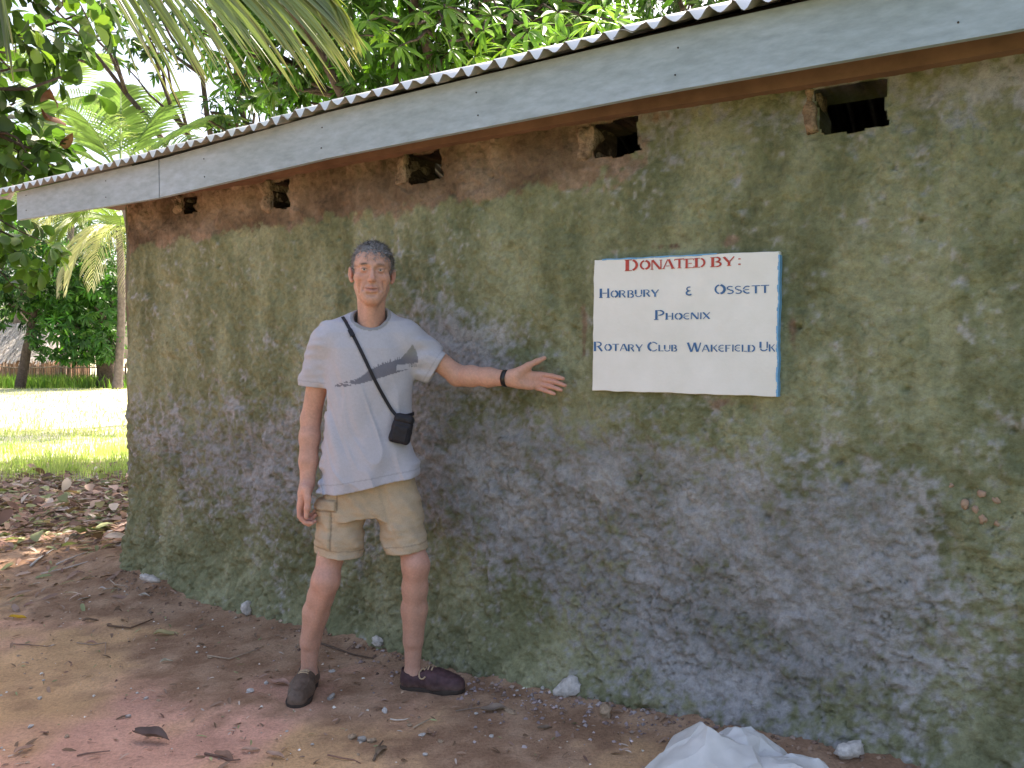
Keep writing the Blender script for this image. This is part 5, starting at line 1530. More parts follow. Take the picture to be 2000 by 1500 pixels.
def tree(name, base, trunk_top, r0, clumps, wh, label, leaf=LANCE, leaf_size=0.2, col=(0.055, 0.115, 0.022), n_leaf=9, group=None, droop=0.5, young=0.1, colv=0.25, fine=True, singles=None, cat='tree'):
    """clumps: list of (centre, radii, number of rosettes)"""
    base = np.array(base, float)
    root = empty(name, base, 0, label=label, cat=cat, group=group)
    mb = MB()
    path = limb_path(base - [0, 0, 0.15], trunk_top, 0, 0.15 * r0 / 0.3, 10, int(abs(base[0] * 10)))
    mb.tube(path - base, np.linspace(r0 * 1.15, r0 * 0.7, 10), 12)
    for i, (c, r, n) in enumerate(clumps):
        tgt = np.array(c)
        lp = limb_path(path[-1 - (i % 3)], tgt, 0.1 * np.linalg.norm(tgt - path[-1]), 0.25, 9, i + 3)
        mb.tube(lp - base, np.linspace(r0 * 0.30, r0 * 0.06, 9), 7)
        if fine:
            for j in range(5):
                q_ = tgt + norm_(R.normal(0, 1, 3)) * np.array(r) * 0.85
                mb.tube(limb_path(lp[5 + j % 4], q_, 0, 0.12, 6, i * 7 + j) - base, np.linspace(r0 * 0.14, r0 * 0.03, 6), 5)
    link('trunk', mb.mesh('trunk'), M_BARK, root)
    Vs, Fs, Cs, off = [], [], [], 0
    for (c, r, n) in clumps:
        p, d = clump_points(c, r, n)
        V, F, C = leaf_arrays(leaf, *whorls(p, d, n_leaf, leaf_size, droop, 1.0, col, colv, young))
        Vs.append(V - base); Fs.append(F + off); Cs.append(C); off += len(V)
    link('crown', mesh_np('crown', np.concatenate(Vs), np.concatenate(Fs), True, np.concatenate(Cs)), M_LEAF, root, kind='stuff')
    return root

# ------------------------------------------------------------------ palm fronds
def frond_geo(base, out, length, rise, droop, n_l=44, l_len=0.55, l_w=0.022, hang=0.5, twist=0.0, col=(0.10, 0.18, 0.04), dry=0.0, seg=5, split=False):
    """rachis path and leaflet strips; out: horizontal unit direction"""
    out = np.array([out[0], out[1], 0.0]); out /= np.linalg.norm(out)
    t_ = np.linspace(0, 1, 18)
    path = np.array(base) + out * (length * (t_ * (1 - 0.18 * t_ ** 2)))[:, None]
    path[:, 2] += length * (rise * t_ - droop * t_ ** 2.2)
    T = norm_(np.gradient(path, axis=0))
    side = norm_(np.cross(T, np.array([0, 0, 1.0])))
    up = np.cross(side, T)
    strips = []
    for k in range(n_l):
        f = 0.16 + 0.84 * (k + 0.5) / n_l
        i = f * 17; i0 = min(int(i), 16); w = i - i0
        p = path[i0] * (1 - w) + path[i0 + 1] * w
        tt_ = norm_(T[i0] * (1 - w) + T[i0 + 1] * w); sd2 = side[i0]; uu = up[i0]
        ll = l_len * (0.55 + 0.9 * math.sin(math.pi * min(1, f * 0.92 + 0.05)) ** 0.7) * (1 - 0.45 * max(0, f - 0.75) / 0.25) * R.uniform(0.88, 1.08)
        for s_ in (-1, 1):
            if dry > 0 and R.uniform() < dry * 0.25: continue
            ang = R.normal(0, 0.07)
            d0 = norm_(tt_ * (0.55 + 0.55 * f + ang) + sd2 * s_ * (0.95 - 0.35 * f) + uu * (0.18 + twist * s_))
            pts = []; q_ = p.copy(); d = d0.copy()
            for j in range(seg + 1):
                pts.append(q_.copy())
                q_ = q_ + d * ll / seg
                d = norm_(d + np.array([0, 0, -hang * (0.30 + 0.14 * j) * R.uniform(0.85, 1.15)]))
            pts = np.array(pts)
            wprof = np.interp(np.linspace(0, 1, seg + 1), [0, 0.12, 0.5, 1], [0.5, 1, 0.85, 0.04]) * l_w * 0.5
            pt = norm_(np.gradient(pts, axis=0))
            wd = norm_(np.cross(pt, sd2 * s_ + np.array([0, 0, 0.35])))
            V = np.concatenate([pts + wd * wprof[:, None], pts - np.array([0, 0, 0.18]) * wprof[:, None] * 2, pts - wd * wprof[:, None]])
            n = seg + 1
            F = [(a + h * n, a + 1 + h * n, a + 1 + (h + 1) * n, a + (h + 1) * n) for h in (0, 1) for a in range(seg)]
            kk = math.exp(R.normal(0, 0.16))
            tip = sstep(0.72, 1.0, np.linspace(0, 1, n))[:, None] * 0.55
            cc = np.array(col)[None] * kk * (1 - tip) + np.array((0.34, 0.26, 0.10))[None] * tip
            strips.append((V, F, np.tile(cc, (3, 1))))
    return path, strips
def rachis_mesh(path, org, r0=0.022, col=(0.22, 0.24, 0.09)):
    mb = MB(); mb.tube(path - org, np.linspace(r0, r0 * 0.15, len(path)), 7, col)
    return mb
def palm(name, base, top, r0, fronds, label, single=False, group=None, dead=(), lean=0.0):
    base = np.array(base, float); top = np.array(top, float)
    root = empty(name, base, 0, label=label, cat='palm', group=group)
    n = 30
    t_ = np.linspace(0, 1, n)
    path = base + (top - base) * t_[:, None]; path[:, 0] += lean * np.sin(t_ * math.pi)
    rad = np.interp(t_, [0, 0.06, 0.3, 1], [r0 * 1.5, r0 * 1.1, r0, r0 * 0.8]) * (1 + 0.05 * (np.arange(n) % 2))
    path[0, 2] -= 0.1
    mb = MB(); mb.tube(path - base, rad, 12)
    link('trunk', mb.mesh('trunk'), M_PALMB, root)
    for kw in fronds:
        fpth, strips = frond_geo(top, **kw)
        fm = rachis_mesh(fpth, base, 0.03, tuple(np.array(kw.get('col', (0.1, 0.18, 0.04))) * 1.3))
        if not single:
            for V, F, C in strips: fm.V.append(V - base); fm.F += [tuple(i + fm.n for i in f) for f in F]; fm.C.append(C); fm.n += len(V)
            link('frond', fm.mesh('frond'), M_LEAF, root)
        else:
            fo = link('frond', fm.mesh('frond'), M_LEAF, root)
            for V, F, C in strips:
                link('leaflet', mesh_np('leaflet', V - base, F, True, C), M_LEAF, fo)
    return root

# ------------------------------------------------------------------ palm over the yard: its fronds hang into the top of the picture
pt = np.array([-3.1, 2.7, 5.4])
def fr(az, length, rise, droop, **kw): return dict(out=(math.cos(az), math.sin(az)), length=length, rise=rise, droop=droop, **kw)
near_palm = palm('coconut_palm', (-3.5, 2.2, 0.0), pt, 0.13, [], 'tall coconut palm whose long green fronds hang over the roof edge', single=True)
def hung_frond(path_pts, n_l, l_len, l_w, lean_dir, col, t0=0.0, t1=1.0, jit=0.08, gravity=0.55, both=0.35):
    """a frond whose rachis follows path_pts; leaflets hang from it"""
    pp = np.array(path_pts, float); tq = np.linspace(0, len(pp) - 1, 24)
    path = np.stack([np.interp(tq, range(len(pp)), pp[:, i]) for i in range(3)], -1)
    for _ in range(4): path[1:-1] = path[1:-1] * 0.5 + (path[:-2] + path[2:]) * 0.25
    base = np.array(near_palm.location)
    fo = link('frond', rachis_mesh(path, base, 0.020, (0.26, 0.30, 0.10)).mesh('frond'), M_LEAF, near_palm)
    T = norm_(np.gradient(path, axis=0)); seg = 7
    for k in range(n_l):
        f = t0 + (t1 - t0) * (k + R.uniform(0.2, 0.8)) / n_l
        i = f * 23; i0 = min(int(i), 22); w = i - i0
        p = path[i0] * (1 - w) + path[i0 + 1] * w; tt_ = T[i0]
        sdv = norm_(np.cross(tt_, (0, 0, 1.0)))
        s_ = 1 if k % 2 else -1
        ll = l_len * np.interp(f, [0, 0.3, 0.7, 1], [0.85, 1.0, 0.95, 0.55]) * R.uniform(0.85, 1.1)
        d = norm_(tt_ * (0.55 + 0.5 * f) + sdv * s_ * both + np.array(lean_dir) + R.normal(0, jit, 3))
        pts = []; q_ = p.copy()
        for j in range(seg + 1):
            pts.append(q_.copy()); q_ = q_ + d * ll / seg
            d = norm_(d + np.array([0, 0, -gravity * 0.18]))
        pts = np.array(pts)
        wprof = np.interp(np.linspace(0, 1, seg + 1), [0, 0.1, 0.5, 0.85, 1], [0.6, 1, 0.85, 0.4, 0.05]) * l_w * 0.5
        pt_ = norm_(np.gradient(pts, axis=0))
        wd = norm_(np.cross(pt_, norm_(np.array([0.25 * s_, 1.0, 0.1]) + R.normal(0, 0.35, 3))))
        nrm_ = np.cross(wd, pt_)
        V = np.concatenate([pts + wd * wprof[:, None], pts + nrm_ * wprof[:, None] * 0.5, pts - wd * wprof[:, None]])
        n = seg + 1
        F = [(a + h * n, a + 1 + h * n, a + 1 + (h + 1) * n, a + (h + 1) * n) for h in (0, 1) for a in range(seg)]
        kk = math.exp(R.normal(0, 0.18))
        tip = sstep(0.70, 1.0, np.linspace(0, 1, n))[:, None] * R.uniform(0.2, 0.7)
        cc = np.array(col)[None] * kk * (1 - tip) + np.array((0.40, 0.30, 0.10))[None] * tip
        link('leaflet', mesh_np('leaflet', V - base, F, True, np.tile(cc, (3, 1))), M_PALM, fo)
hung_frond([pt, P(-120, -330, 3.5), P(60, -150, 3.6), P(230, -85, 3.65), P(400, -75, 3.7), P(520, -70, 3.75), P(600, -50, 3.8)], 84, 0.74, 0.021, (0.16, 0, -0.78), (0.175, 0.225, 0.090), 0.40, 0.97, 0.06, 0.5, 0.25)
hung_frond([P(400, -75, 3.72), P(520, -70, 3.75), P(600, -50, 3.8), P(650, -10, 3.8), P(680, 40, 3.8)], 60, 0.30, 0.013, (0.10, 0, -0.42), (0.21, 0.26, 0.060), 0.30, 1.0, 0.09, 0.4, 0.3)
hung_frond([pt, P(-260, -420, 3.1), P(-110, -330, 3.0), P(-30, -160, 3.0), P(-10, -60, 3.0)], 9, 0.62, 0.018, (-0.02, 0, -0.9), (0.13, 0.17, 0.08), 0.70, 1.0, 0.03)
# more fronds of the same palm, spreading over the yard behind the camera
for az, ln_, ri, dr in ((3.6, 3.2, 0.5, 0.8), (4.4, 3.4, 0.55, 0.8), (5.1, 3.3, 0.6, 0.75), (2.9, 3.0, 0.5, 0.9)):
    fpth, strips = frond_geo(pt, (math.cos(az), math.sin(az)), ln_, ri, dr, 34, 0.6, 0.03, 0.5, col=(0.12, 0.18, 0.05))
    base = np.array(near_palm.location); fm = rachis_mesh(fpth, base, 0.03)
    for V, F, C in strips: fm.V.append(V - base); fm.F += [tuple(i + fm.n for i in f) for f in F]; fm.C.append(C); fm.n += len(V)
    link('frond', fm.mesh('frond'), M_LEAF, near_palm)

# ------------------------------------------------------------------ broad-leaved tree at the left, its boughs reach into the picture
bt = np.array([-6.6, 6.3, 0.0])
bl_root = empty('broadleaf_tree', bt, 0, label='broad-leaved tree with bare twigs and curled brown leaves above the fascia end', cat='tree')
mb = MB()
tp = limb_path(bt - [0, 0, 0.1], bt + [0.4, 0.1, 2.9], 0, 0.1, 10, 2)
mb.tube(tp - bt, np.linspace(0.19, 0.13, 10), 12)
ends = [P(60, 60, 6.4), P(30, 200, 6.6), P(120, 150, 6.2), P(110, 300, 6.5), P(20, 330, 6.8), P(-120, 40, 6.2), P(-160, 250, 6.5), P(-60, -140, 6.0), P(90, -120, 6.0), P(40, 470, 8.2), P(-30, 520, 8.0), P(150, 30, 6.6)]
bough_paths = []
for i, e in enumerate(ends):
    lp = limb_path(tp[-1 - i % 3], e, 0.25, 0.45, 12, 20 + i); bough_paths.append(lp)
    mb.tube(lp - bt, np.linspace(0.055, 0.008, 12), 7)
    for j in range(5):
        q_ = lp[7 + j % 5] + norm_(R.normal(0, 1, 3)) * np.array([0.55, 0.5, 0.5])
        mb.tube(limb_path(lp[5 + j % 6], q_, 0, 0.12, 6, i * 11 + j) - bt, np.linspace(0.013, 0.003, 6), 5)
link('trunk', mb.mesh('trunk'), M_BARK, bl_root)
# leaves: those that show largest are single leaves, the rest of the crown is one mass
pos_, dir_, up_, sz_, col_ = [], [], [], [], []
def broad_cl(c, r, n, col, size=0.15, nl=6):
    p, d = clump_points(c, r, n, 0.3)
    a = whorls(p, d, nl, size, 0.45, 1.0, col, 0.28, 0.12)
    for L_, x in zip((pos_, dir_, up_, sz_, col_), a): L_.append(x)
for c, r, n, col in ((P(40, 60, 6.3), (0.40, 0.5, 0.40), 20, (0.060, 0.105, 0.028)), (P(25, 200, 6.5), (0.32, 0.45, 0.35), 13, (0.055, 0.10, 0.022)), (P(105, 330, 6.4), (0.28, 0.35, 0.22), 15, (0.065, 0.13, 0.024)),
                     (P(20, 300, 6.6), (0.40, 0.5, 0.38), 20, (0.055, 0.11, 0.022)), (P(150, 120, 6.4), (0.18, 0.35, 0.35), 7, (0.075, 0.14, 0.028)), (P(160, 20, 6.6), (0.30, 0.4, 0.20), 9, (0.07, 0.12, 0.03)),
                     (P(30, 500, 8.2), (0.55, 0.4, 0.28), 22, (0.080, 0.150, 0.022)), (P(-10, 430, 8.0), (0.40, 0.4, 0.3), 10, (0.07, 0.13, 0.025))):
    broad_cl(c, r, n, col)
pos_, dir_, up_, sz_, col_ = [np.concatenate(a) for a in (pos_, dir_, up_, sz_, col_)]
pick = R.permutation(len(pos_)); single, rest = pick[:290], pick[290:]
tones = 9
order = np.argsort(col_[single].sum(1)); single = single[order]
tm = []
V0, F0 = BROAD
for k in range(tones):
    c = col_[single[int((k + 0.5) / tones * len(single))]]
    me = mesh_np('leaf', V0, F0, True, np.tile(c, (len(V0), 1))); me.materials.append(M_LEAF); tm.append(me)
FRM = frames(dir_, up_)
for r_, i in enumerate(single):
    o = bpy.data.objects.new('leaf', tm[min(tones - 1, r_ * tones // len(single))]); COL.objects.link(o); o.parent = bl_root
    M4 = np.eye(4); M4[:3, :3] = FRM[i] * sz_[i]; M4[:3, 3] = pos_[i] - bt
    o.matrix_local = Matrix(M4.tolist())
for c, r, n, col in ((P(-150, 60, 6.0), (0.9, 0.9, 0.8), 60, (0.055, 0.10, 0.022)), (P(-200, 330, 6.4), (0.9, 0.9, 0.8), 50, (0.055, 0.10, 0.022)), (P(40, -190, 5.8), (1.2, 0.9, 0.7), 70, (0.055, 0.10, 0.022)), (P(-300, -150, 5.5), (1.2, 1.0, 0.8), 60, (0.055, 0.10, 0.022)),
                     (P(-150, 520, 8.0), (0.7, 0.6, 0.5), 40, (0.07, 0.13, 0.022)), ((-4.6, 6.4, 5.6), (1.0, 1.0, 0.6), 60, (0.055, 0.10, 0.022))):
    p, d = clump_points(c, r, n, 0.3)
    a = whorls(p, d, 6, 0.15, 0.45, 1.0, col, 0.28, 0.1)
    pos_, dir_, up_, sz_, col_ = [np.concatenate([x, y_]) for x, y_ in zip((pos_, dir_, up_, sz_, col_), a)]
    rest = np.concatenate([rest, np.arange(len(pos_) - len(a[0]), len(pos_))])
V, F, C = leaf_arrays(BROAD, pos_[rest], dir_[rest], up_[rest], sz_[rest], col_[rest])
link('crown', mesh_np('crown', V - bt, F, True, C), M_LEAF, bl_root, kind='stuff')
# big withered leaves caught in the twigs
M_DRY = leaf_mat('dry_leaf', 0.8, 0.15, 0.15)
def curled(w, l, curl, seed, col):
    n, m_ = 9, 7; V = []
    for i in range(n):
        t_ = i / (n - 1)
        hw = w * 0.5 * math.sin(math.pi * min(1, 0.06 + t_ * 0.94)) ** 0.7
        for j in range(m_):
            u = j / (m_ - 1) * 2 - 1
            a = u * curl
            V.append((hw * math.sin(a) / max(curl, .1) * 1.0, l * t_, hw * (1 - math.cos(a)) / max(curl, .1) - 0.25 * l * t_ * t_ + 0.04 * l * math.sin(t_ * 7 + seed) + 0.02 * l * math.sin(u * 6 + t_ * 9 + seed)))
    F = [(i * m_ + j, i * m_ + j + 1, (i + 1) * m_ + j + 1, (i + 1) * m_ + j) for i in range(n - 1) for j in range(m_ - 1)]
    V = np.array(V)
    k = 1 + 0.25 * fbm(V[:, 0] * 3 / w, V[:, 1] * 3 / l, oct=2, seed=seed)
    return mesh_np('withered_leaf', V, F, True, np.array(col)[None] * k[:, None])
for px, py, d, w, l, rx, rz, col in ((105, 195, 6.3, 0.16, 0.26, 2.0, 0.4, (0.17, 0.085, 0.055)), (128, 240, 6.3, 0.13, 0.20, 1.7, -0.5, (0.15, 0.075, 0.05)), (120, 285, 6.35, 0.10, 0.16, 1.4, 0.9, (0.12, 0.06, 0.045))):
    o = link('withered_leaf', curled(w, l, 1.3, px, col), M_DRY, bl_root)
    o.location = P(px, py, d) - bt; o.rotation_euler = (rx + 1.4, 0.3, rz)

# ------------------------------------------------------------------ mango trees behind the roof
def cl(px, py, d, rx, ry, rz, n): return (P(px, py, d), (rx, ry, rz), n)
big = [cl(520, 90, 13.5, 1.2, 1.3, 0.9, 66), cl(650, 130, 13, 1.2, 1.3, 0.9, 80), cl(800, 60, 12.5, 1.5, 1.4, 1.2, 130), cl(980, 70, 12, 1.5, 1.4, 1.1, 130), cl(1130, 40, 12, 1.2, 1.3, 1.0, 100), cl(560, -60, 13.5, 1.6, 1.4, 1.0, 70), cl(800, -120, 13, 2.2, 1.6, 1.2, 120), cl(1050, -130, 12.5, 2.0, 1.6, 1.1, 110), cl(860, 170, 13, 1.4, 1.2, 0.6, 70), cl(1010, 140, 12.6, 1.2, 1.2, 0.5, 50), ((-2.6, 11.2, 7.3), (1.3, 1.2, 0.8), 120), ((-4.0, 10.6, 7.2), (1.3, 1.2, 0.8), 110), ((-1.3, 10.2, 7.2), (1.4, 1.3, 0.8), 170), ((-4.6, 12.6, 7.9), (1.4, 1.2, 0.8), 100)]
tree('mango_tree', (-0.9, 13.6, 0), (-1.0, 13.4, 3.2), 0.38, big, LANCE, 'broad dark mango tree with pale new leaves standing behind the roof', leaf_size=0.30, col=(0.060, 0.135, 0.026), n_leaf=11, droop=0.65, young=0.10, group='mango trees behind the house')
# the pale rosettes that stand out in front: leaves one by one
mt = [o for o in bpy.data.objects if o.name == 'mango_tree'][0]
mbase = np.array(mt.location)
fr_pts = [(720, 40), (760, 60), (690, 70), (850, 50), (905, 45), (945, 60), (880, 95), (930, 110), (960, 30), (815, 25), (1000, 20), (1060, 50), (1090, 25), (1130, 30), (1165, 45), (1180, 15), (1110, 75), (1070, 90), (1030, 60), (1200, 40), (780, 90), (990, 95), (870, 15)]
cen = np.array([P(a, b_, 9.6 + R.uniform(-0.4, 0.5)) for a, b_ in fr_pts])
outd = np.tile(np.array([0.0, -0.75, 0.55]), (len(cen), 1)) + R.normal(0, 0.25, (len(cen), 3))
pos_, dir_, up_, sz_, col_ = whorls(cen, outd, 12, 0.27, 0.55, 1.0, (0.125, 0.235, 0.040), 0.16, 0.12)
FRM = frames(dir_, up_)
order = np.argsort(col_.sum(1)); V0, F0 = LANCE
tm = []
for k in range(9):
    c = col_[order[int((k + 0.5) / 9 * len(order))]]
    me = mesh_np('leaf', V0, F0, True, np.tile(c, (len(V0), 1))); me.materials.append(M_LEAF); tm.append(me)
for r_, i in enumerate(order):
    o = bpy.data.objects.new('leaf', tm[min(8, r_ * 9 // len(order))]); COL.objects.link(o); o.parent = mt
    M4 = np.eye(4); M4[:3, :3] = FRM[i] * sz_[i]; M4[:3, 3] = pos_[i] - mbase
    o.matrix_local = Matrix(M4.tolist())
mb = MB()
for c in cen: mb.tube(limb_path(P(900, 60, 12.0) + (c - P(900, 60, 9.6)) * 0.5, c, 0.1, 0.15, 7, int(c[0] * 10)) - mbase, np.linspace(0.035, 0.006, 7), 6)
link('bough', mb.mesh('bough'), M_BARK, mt, kind='stuff')
tree('mango_tree', (3.6, 15.5, 0), (3.4, 15.3, 3.4), 0.34, [cl(1290, 30, 14.5, 1.1, 1.2, 0.9, 60), cl(1400, 20, 14.5, 1.2, 1.2, 0.8, 70), cl(1330, -110, 14.5, 1.8, 1.4, 1.0, 80), cl(1500, -80, 14.5, 1.6, 1.3, 1.0, 60)], LANCE,
     'bluish mango tree crown showing over the roof beside the yellow frond tip', leaf_size=0.28, col=(0.050, 0.090, 0.032), n_leaf=10, droop=0.6, group='mango trees behind the house')
tree('mango_tree', (-6.0, 19, 0), (-5.8, 18.8, 3.0), 0.34, [cl(440, 225, 18, 0.6, 0.8, 0.5, 16), cl(500, 205, 18, 0.9, 1.0, 0.8, 36), cl(580, 190, 18, 0.9, 1.0, 0.8, 40), cl(450, 60, 18, 1.5, 1.3, 1.0, 66), cl(290, -40, 18, 1.8, 1.4, 1.0, 55), cl(280, 90, 18.4, 0.8, 0.8, 0.6, 14), cl(110, 20, 18, 1.5, 1.4, 1.0, 36)], LANCE,
     'dark mango tree with bright sky gaps behind the hanging palm leaflets', leaf_size=0.26, col=(0.030, 0.070, 0.016), n_leaf=9, droop=0.55, group='mango trees behind the house')

# ------------------------------------------------------------------ palms further off
def ring(n, length, rise, droop, a0=0.0, **kw):
    return [fr(a0 + 2 * math.pi * i / n + R.normal(0, 0.12), length * R.uniform(0.85, 1.1), rise * R.uniform(0.6, 1.3), droop * R.uniform(0.9, 1.15), **kw) for i in range(n)]
g1 = dict(n_l=34, l_len=0.75, l_w=0.06, hang=0.35, col=(0.17, 0.25, 0.09))
top_ = P(236, 345, 17.0)
palm('coconut_palm', (P(330, 760, 17.4)[0], 17.4, 0), top_, 0.12, [fr(1.50, 2.6, 1.35, 0.45, **g1), fr(0.6, 2.6, 1.1, 0.6, **g1), fr(2.6, 2.8, 1.0, 0.6, **g1), fr(3.4, 2.8, 0.7, 0.7, **g1), fr(5.9, 2.8, 0.5, 0.7, **g1), fr(4.6, 2.4, 1.0, 0.7, **g1), fr(2.0, 2.4, 1.5, 0.5, **g1), fr(0.1, 2.6, 0.8, 0.7, **g1)],
     'young pale green palm with upright fronds rising just behind the roof')
gd = dict(n_l=30, l_len=0.95, l_w=0.075, hang=0.55, col=(0.50, 0.47, 0.32), dry=0.5)
gg = dict(n_l=30, l_len=0.9, l_w=0.075, hang=0.45, col=(0.16, 0.22, 0.06))
top_ = P(232, 440, 36.0)
palm('coconut_palm', (P(229, 752, 36.0)[0], 36.0, 0), top_, 0.17, ring(9, 3.4, 0.55, 0.75, 0.2, **gg) + [fr(3.3, 3.0, 0.1, 1.1, **gd), fr(3.9, 2.6, 0.0, 1.15, **gd), fr(4.6, 2.4, -0.1, 1.1, **gd), fr(5.3, 2.2, -0.2, 1.2, **gd), fr(2.8, 2.6, 0.1, 1.1, **gd)],
     'coconut palm with dry pale hanging fronds beside the wall corner', lean=0.15)
top_ = P(120, 392, 40.0)
palm('coconut_palm', (P(120, 752, 41)[0], 41.0, 0), top_ + [0, 1, 0], 0.17, ring(10, 4.0, 0.5, 0.85, 0.0, **gg) + [fr(4.0, 3.0, 0.0, 1.1, **gd), fr(5.0, 3.0, 0.0, 1.1, **gd), fr(3.0, 3.0, 0.0, 1.1, **gd)],
     'coconut palm with drooping dull fronds under the fascia end')
top_ = P(30, 385, 44.0)
palm('coconut_palm', (P(5, 750, 45)[0], 45.0, 0), top_ + [0, 1, 0], 0.17, ring(11, 4.2, 0.6, 0.8, 0.4, **gg), 'far coconut palm whose crown shows at the picture edge below the fascia', lean=0.4)
top_ = P(60, 190, 22.0)
palm('coconut_palm', (P(-260, 800, 23)[0], 23.0, 0), top_ + [0, 1, 0], 0.16, ring(10, 3.4, 0.7, 0.75, 0.4, **dict(g1, col=(0.20, 0.26, 0.12))), 'pale green coconut palm crown seen through the twigs', lean=0.3)
# palm behind the house whose frond tip just dips over the roof
top_ = P(1620, -420, 9.0)
gy_ = dict(n_l=40, l_len=0.6, l_w=0.03, hang=0.6, col=(0.36, 0.34, 0.06))
palm('coconut_palm', (top_[0] + 1.0, 10.2, 0), top_, 0.14, [fr(3.95, 2.2, 0.2, 0.72, **gy_), fr(0.3, 3.0, 0.6, 0.6, **gg), fr(1.5, 3.0, 0.7, 0.6, **gg), fr(2.6, 3.0, 0.8, 0.5, **gg)], 'palm behind the house whose yellow frond tip dips over the iron roof')

# ------------------------------------------------------------------ trees, fence and hut across the field
far = [((P(205, 752, 37)[0], 37.5), 0.55, [cl(185, 600, 36.5, 1.6, 1.5, 2.0, 150), cl(120, 640, 36.5, 1.6, 1.5, 1.6, 130), cl(205, 540, 37.5, 1.6, 1.5, 1.8, 110), cl(130, 540, 37, 1.5, 1.5, 1.6, 110), cl(185, 670, 36, 1.2, 1.2, 0.9, 80), cl(100, 600, 37, 1.0, 1.2, 1.2, 60)], 'round dark green mango tree with low skirts beside the far palm', (0.040, 0.120, 0.020)),
       ((P(30, 752, 36)[0], 36.3), 0.20, [cl(40, 560, 36, 1.4, 1.4, 1.1, 90), cl(-30, 590, 36, 1.4, 1.4, 1.2, 80), cl(60, 480, 37, 1.6, 1.4, 1.2, 70), cl(-60, 500, 37, 1.8, 1.4, 1.4, 70)], 'slim leaning dark tree in front of the thatched hut', (0.030, 0.085, 0.018)),
       ((P(300, 752, 42)[0], 43), 0.45, [cl(300, 560, 42, 2.6, 1.6, 2.4, 140), cl(240, 480, 43, 2.2, 1.6, 2.0, 110), cl(350, 450, 43, 2.4, 1.6, 2.0, 110)], 'far mango tree half hidden behind the wall corner', (0.035, 0.10, 0.020)),
       ((P(80, 752, 48)[0], 49), 0.40, [cl(150, 500, 47, 2.4, 1.6, 1.8, 120), cl(40, 520, 48, 2.4, 1.6, 1.8, 110), cl(-60, 540, 48, 2.6, 1.6, 2.0, 110), cl(90, 440, 48, 2.6, 1.6, 1.8, 100)], 'farthest dark tree behind the hut and fence', (0.028, 0.075, 0.018))]
for (bx, by), r0, cls_, lab, col in far:
    topz = 2.2 if r0 > 0.3 else 3.6
    dxl = 0.75 if r0 < 0.3 else 0.0
    tree('mango_tree', (bx, by, 0), (bx + dxl, by, topz), r0, cls_, LANCE, lab, leaf_size=0.40, col=col, n_leaf=9, droop=0.75, group='trees across the field', fine=False, young=0.12, colv=0.3)
# hedge of distant trees that closes the view
for k_ in range(9):
    bx, by = -62 + k_ * 9.5 + R.uniform(-2, 2), 58 + R.uniform(-3, 5)
    cls_ = [((bx + R.uniform(-3, 3), by + R.uniform(-1, 1), R.uniform(2.5, 7.0)), (3.0, 2.0, 2.2), 60) for _ in range(5)]
    tree('distant_tree', (bx, by, 0), (bx, by, 2.5), 0.3, cls_, LANCE, 'distant dark green tree in the line beyond the fence', leaf_size=0.75, col=(0.04, 0.085, 0.022), n_leaf=8, droop=0.6, group='line of trees beyond the fence', fine=False)
# stick fence
fence = empty('stick_fence', (P(60, 752, 39)[0], 39.0, 0), 0, label='brown fence of upright sticks and reeds across the field', cat='fence')
M_STICK = simple_mat('dry_sticks', (0.30, 0.21, 0.155), 0.95, 0.3, 6, 30, 0.2, use_col=True)
fx0, fx1 = P(-220, 752, 39)[0], P(330, 752, 39)[0]
mb = MB()
x = fx0
while x < fx1:
    h = R.uniform(0.98, 1.28); y = 39 + R.normal(0, 0.03); tlt = R.normal(0, 0.03); c = math.exp(R.normal(0, 0.3))
    mb.tube(np.array([(x, y, -0.1), (x + tlt, y, h)]) - np.array(fence.location), [0.035, 0.028], 5, np.array((0.33, 0.225, 0.16)) * c)
    x += R.uniform(0.05, 0.11)
o = link('stick', mb.mesh('stick'), M_STICK, fence, kind='stuff')
for z in (0.3, 0.95):
    mb = MB(); mb.tube(np.array([(fx0 + (fx1 - fx0) * i / 20, 38.94, z + R.normal(0, 0.03)) for i in range(21)]) - np.array(fence.location), 0.03, 6, (0.38, 0.29, 0.23))
    link('rail', mb.mesh('rail'), M_STICK, fence)
# thatched hut behind it
hut_o = np.array([P(0, 752, 44)[0], 45.0, 0])
hut = empty('thatched_hut', hut_o, 0, label='low hut with pale thatched roof behind the stick fence', cat='hut')
M_MUDW = simple_mat('hut_mud', (0.34, 0.20, 0.15), 0.95, 0.3, 3, 10, 0.3)
mb = MB(); mb.box((-3.2, -1.8, -0.1), (3.4, 1.8, 1.55)); link('wall', mb.mesh('wall', False), M_MUDW, hut)
M_THATCH = simple_mat('thatch', (0.55, 0.50, 0.45), 0.95, 0.35, 9, 30, 0.6, 0.05, use_col=True)
rv, rf, rc = [], [], []; o_ = 0
for side in (-1, 1):
    for k_ in range(2600):
        u = R.uniform(-3.7, 3.9); v = R.uniform(0, 1)
        p = np.array([u * (1 - 0.35 * v), side * 2.4 * (1 - v), 1.30 + 2.0 * v])
        d = np.array([R.normal(0, 0.08), side * 0.75, -0.62]) * R.uniform(0.5, 0.9); w = np.array([R.uniform(0.02, 0.05), 0, 0])
        n_ = np.array([0, side * 0.3, 0.4]) * R.uniform(0.0, 0.2)
        rv += [p - w + n_, p + w + n_, p + d * 0.6 + w * 0.6 + n_ * 0.5, p + d * 0.6 - w * 0.6 + n_ * 0.5]; rf.append((o_, o_ + 1, o_ + 2, o_ + 3)); o_ += 4
        rc += [np.array((0.50, 0.455, 0.41)) * math.exp(R.normal(0, 0.22))] * 4
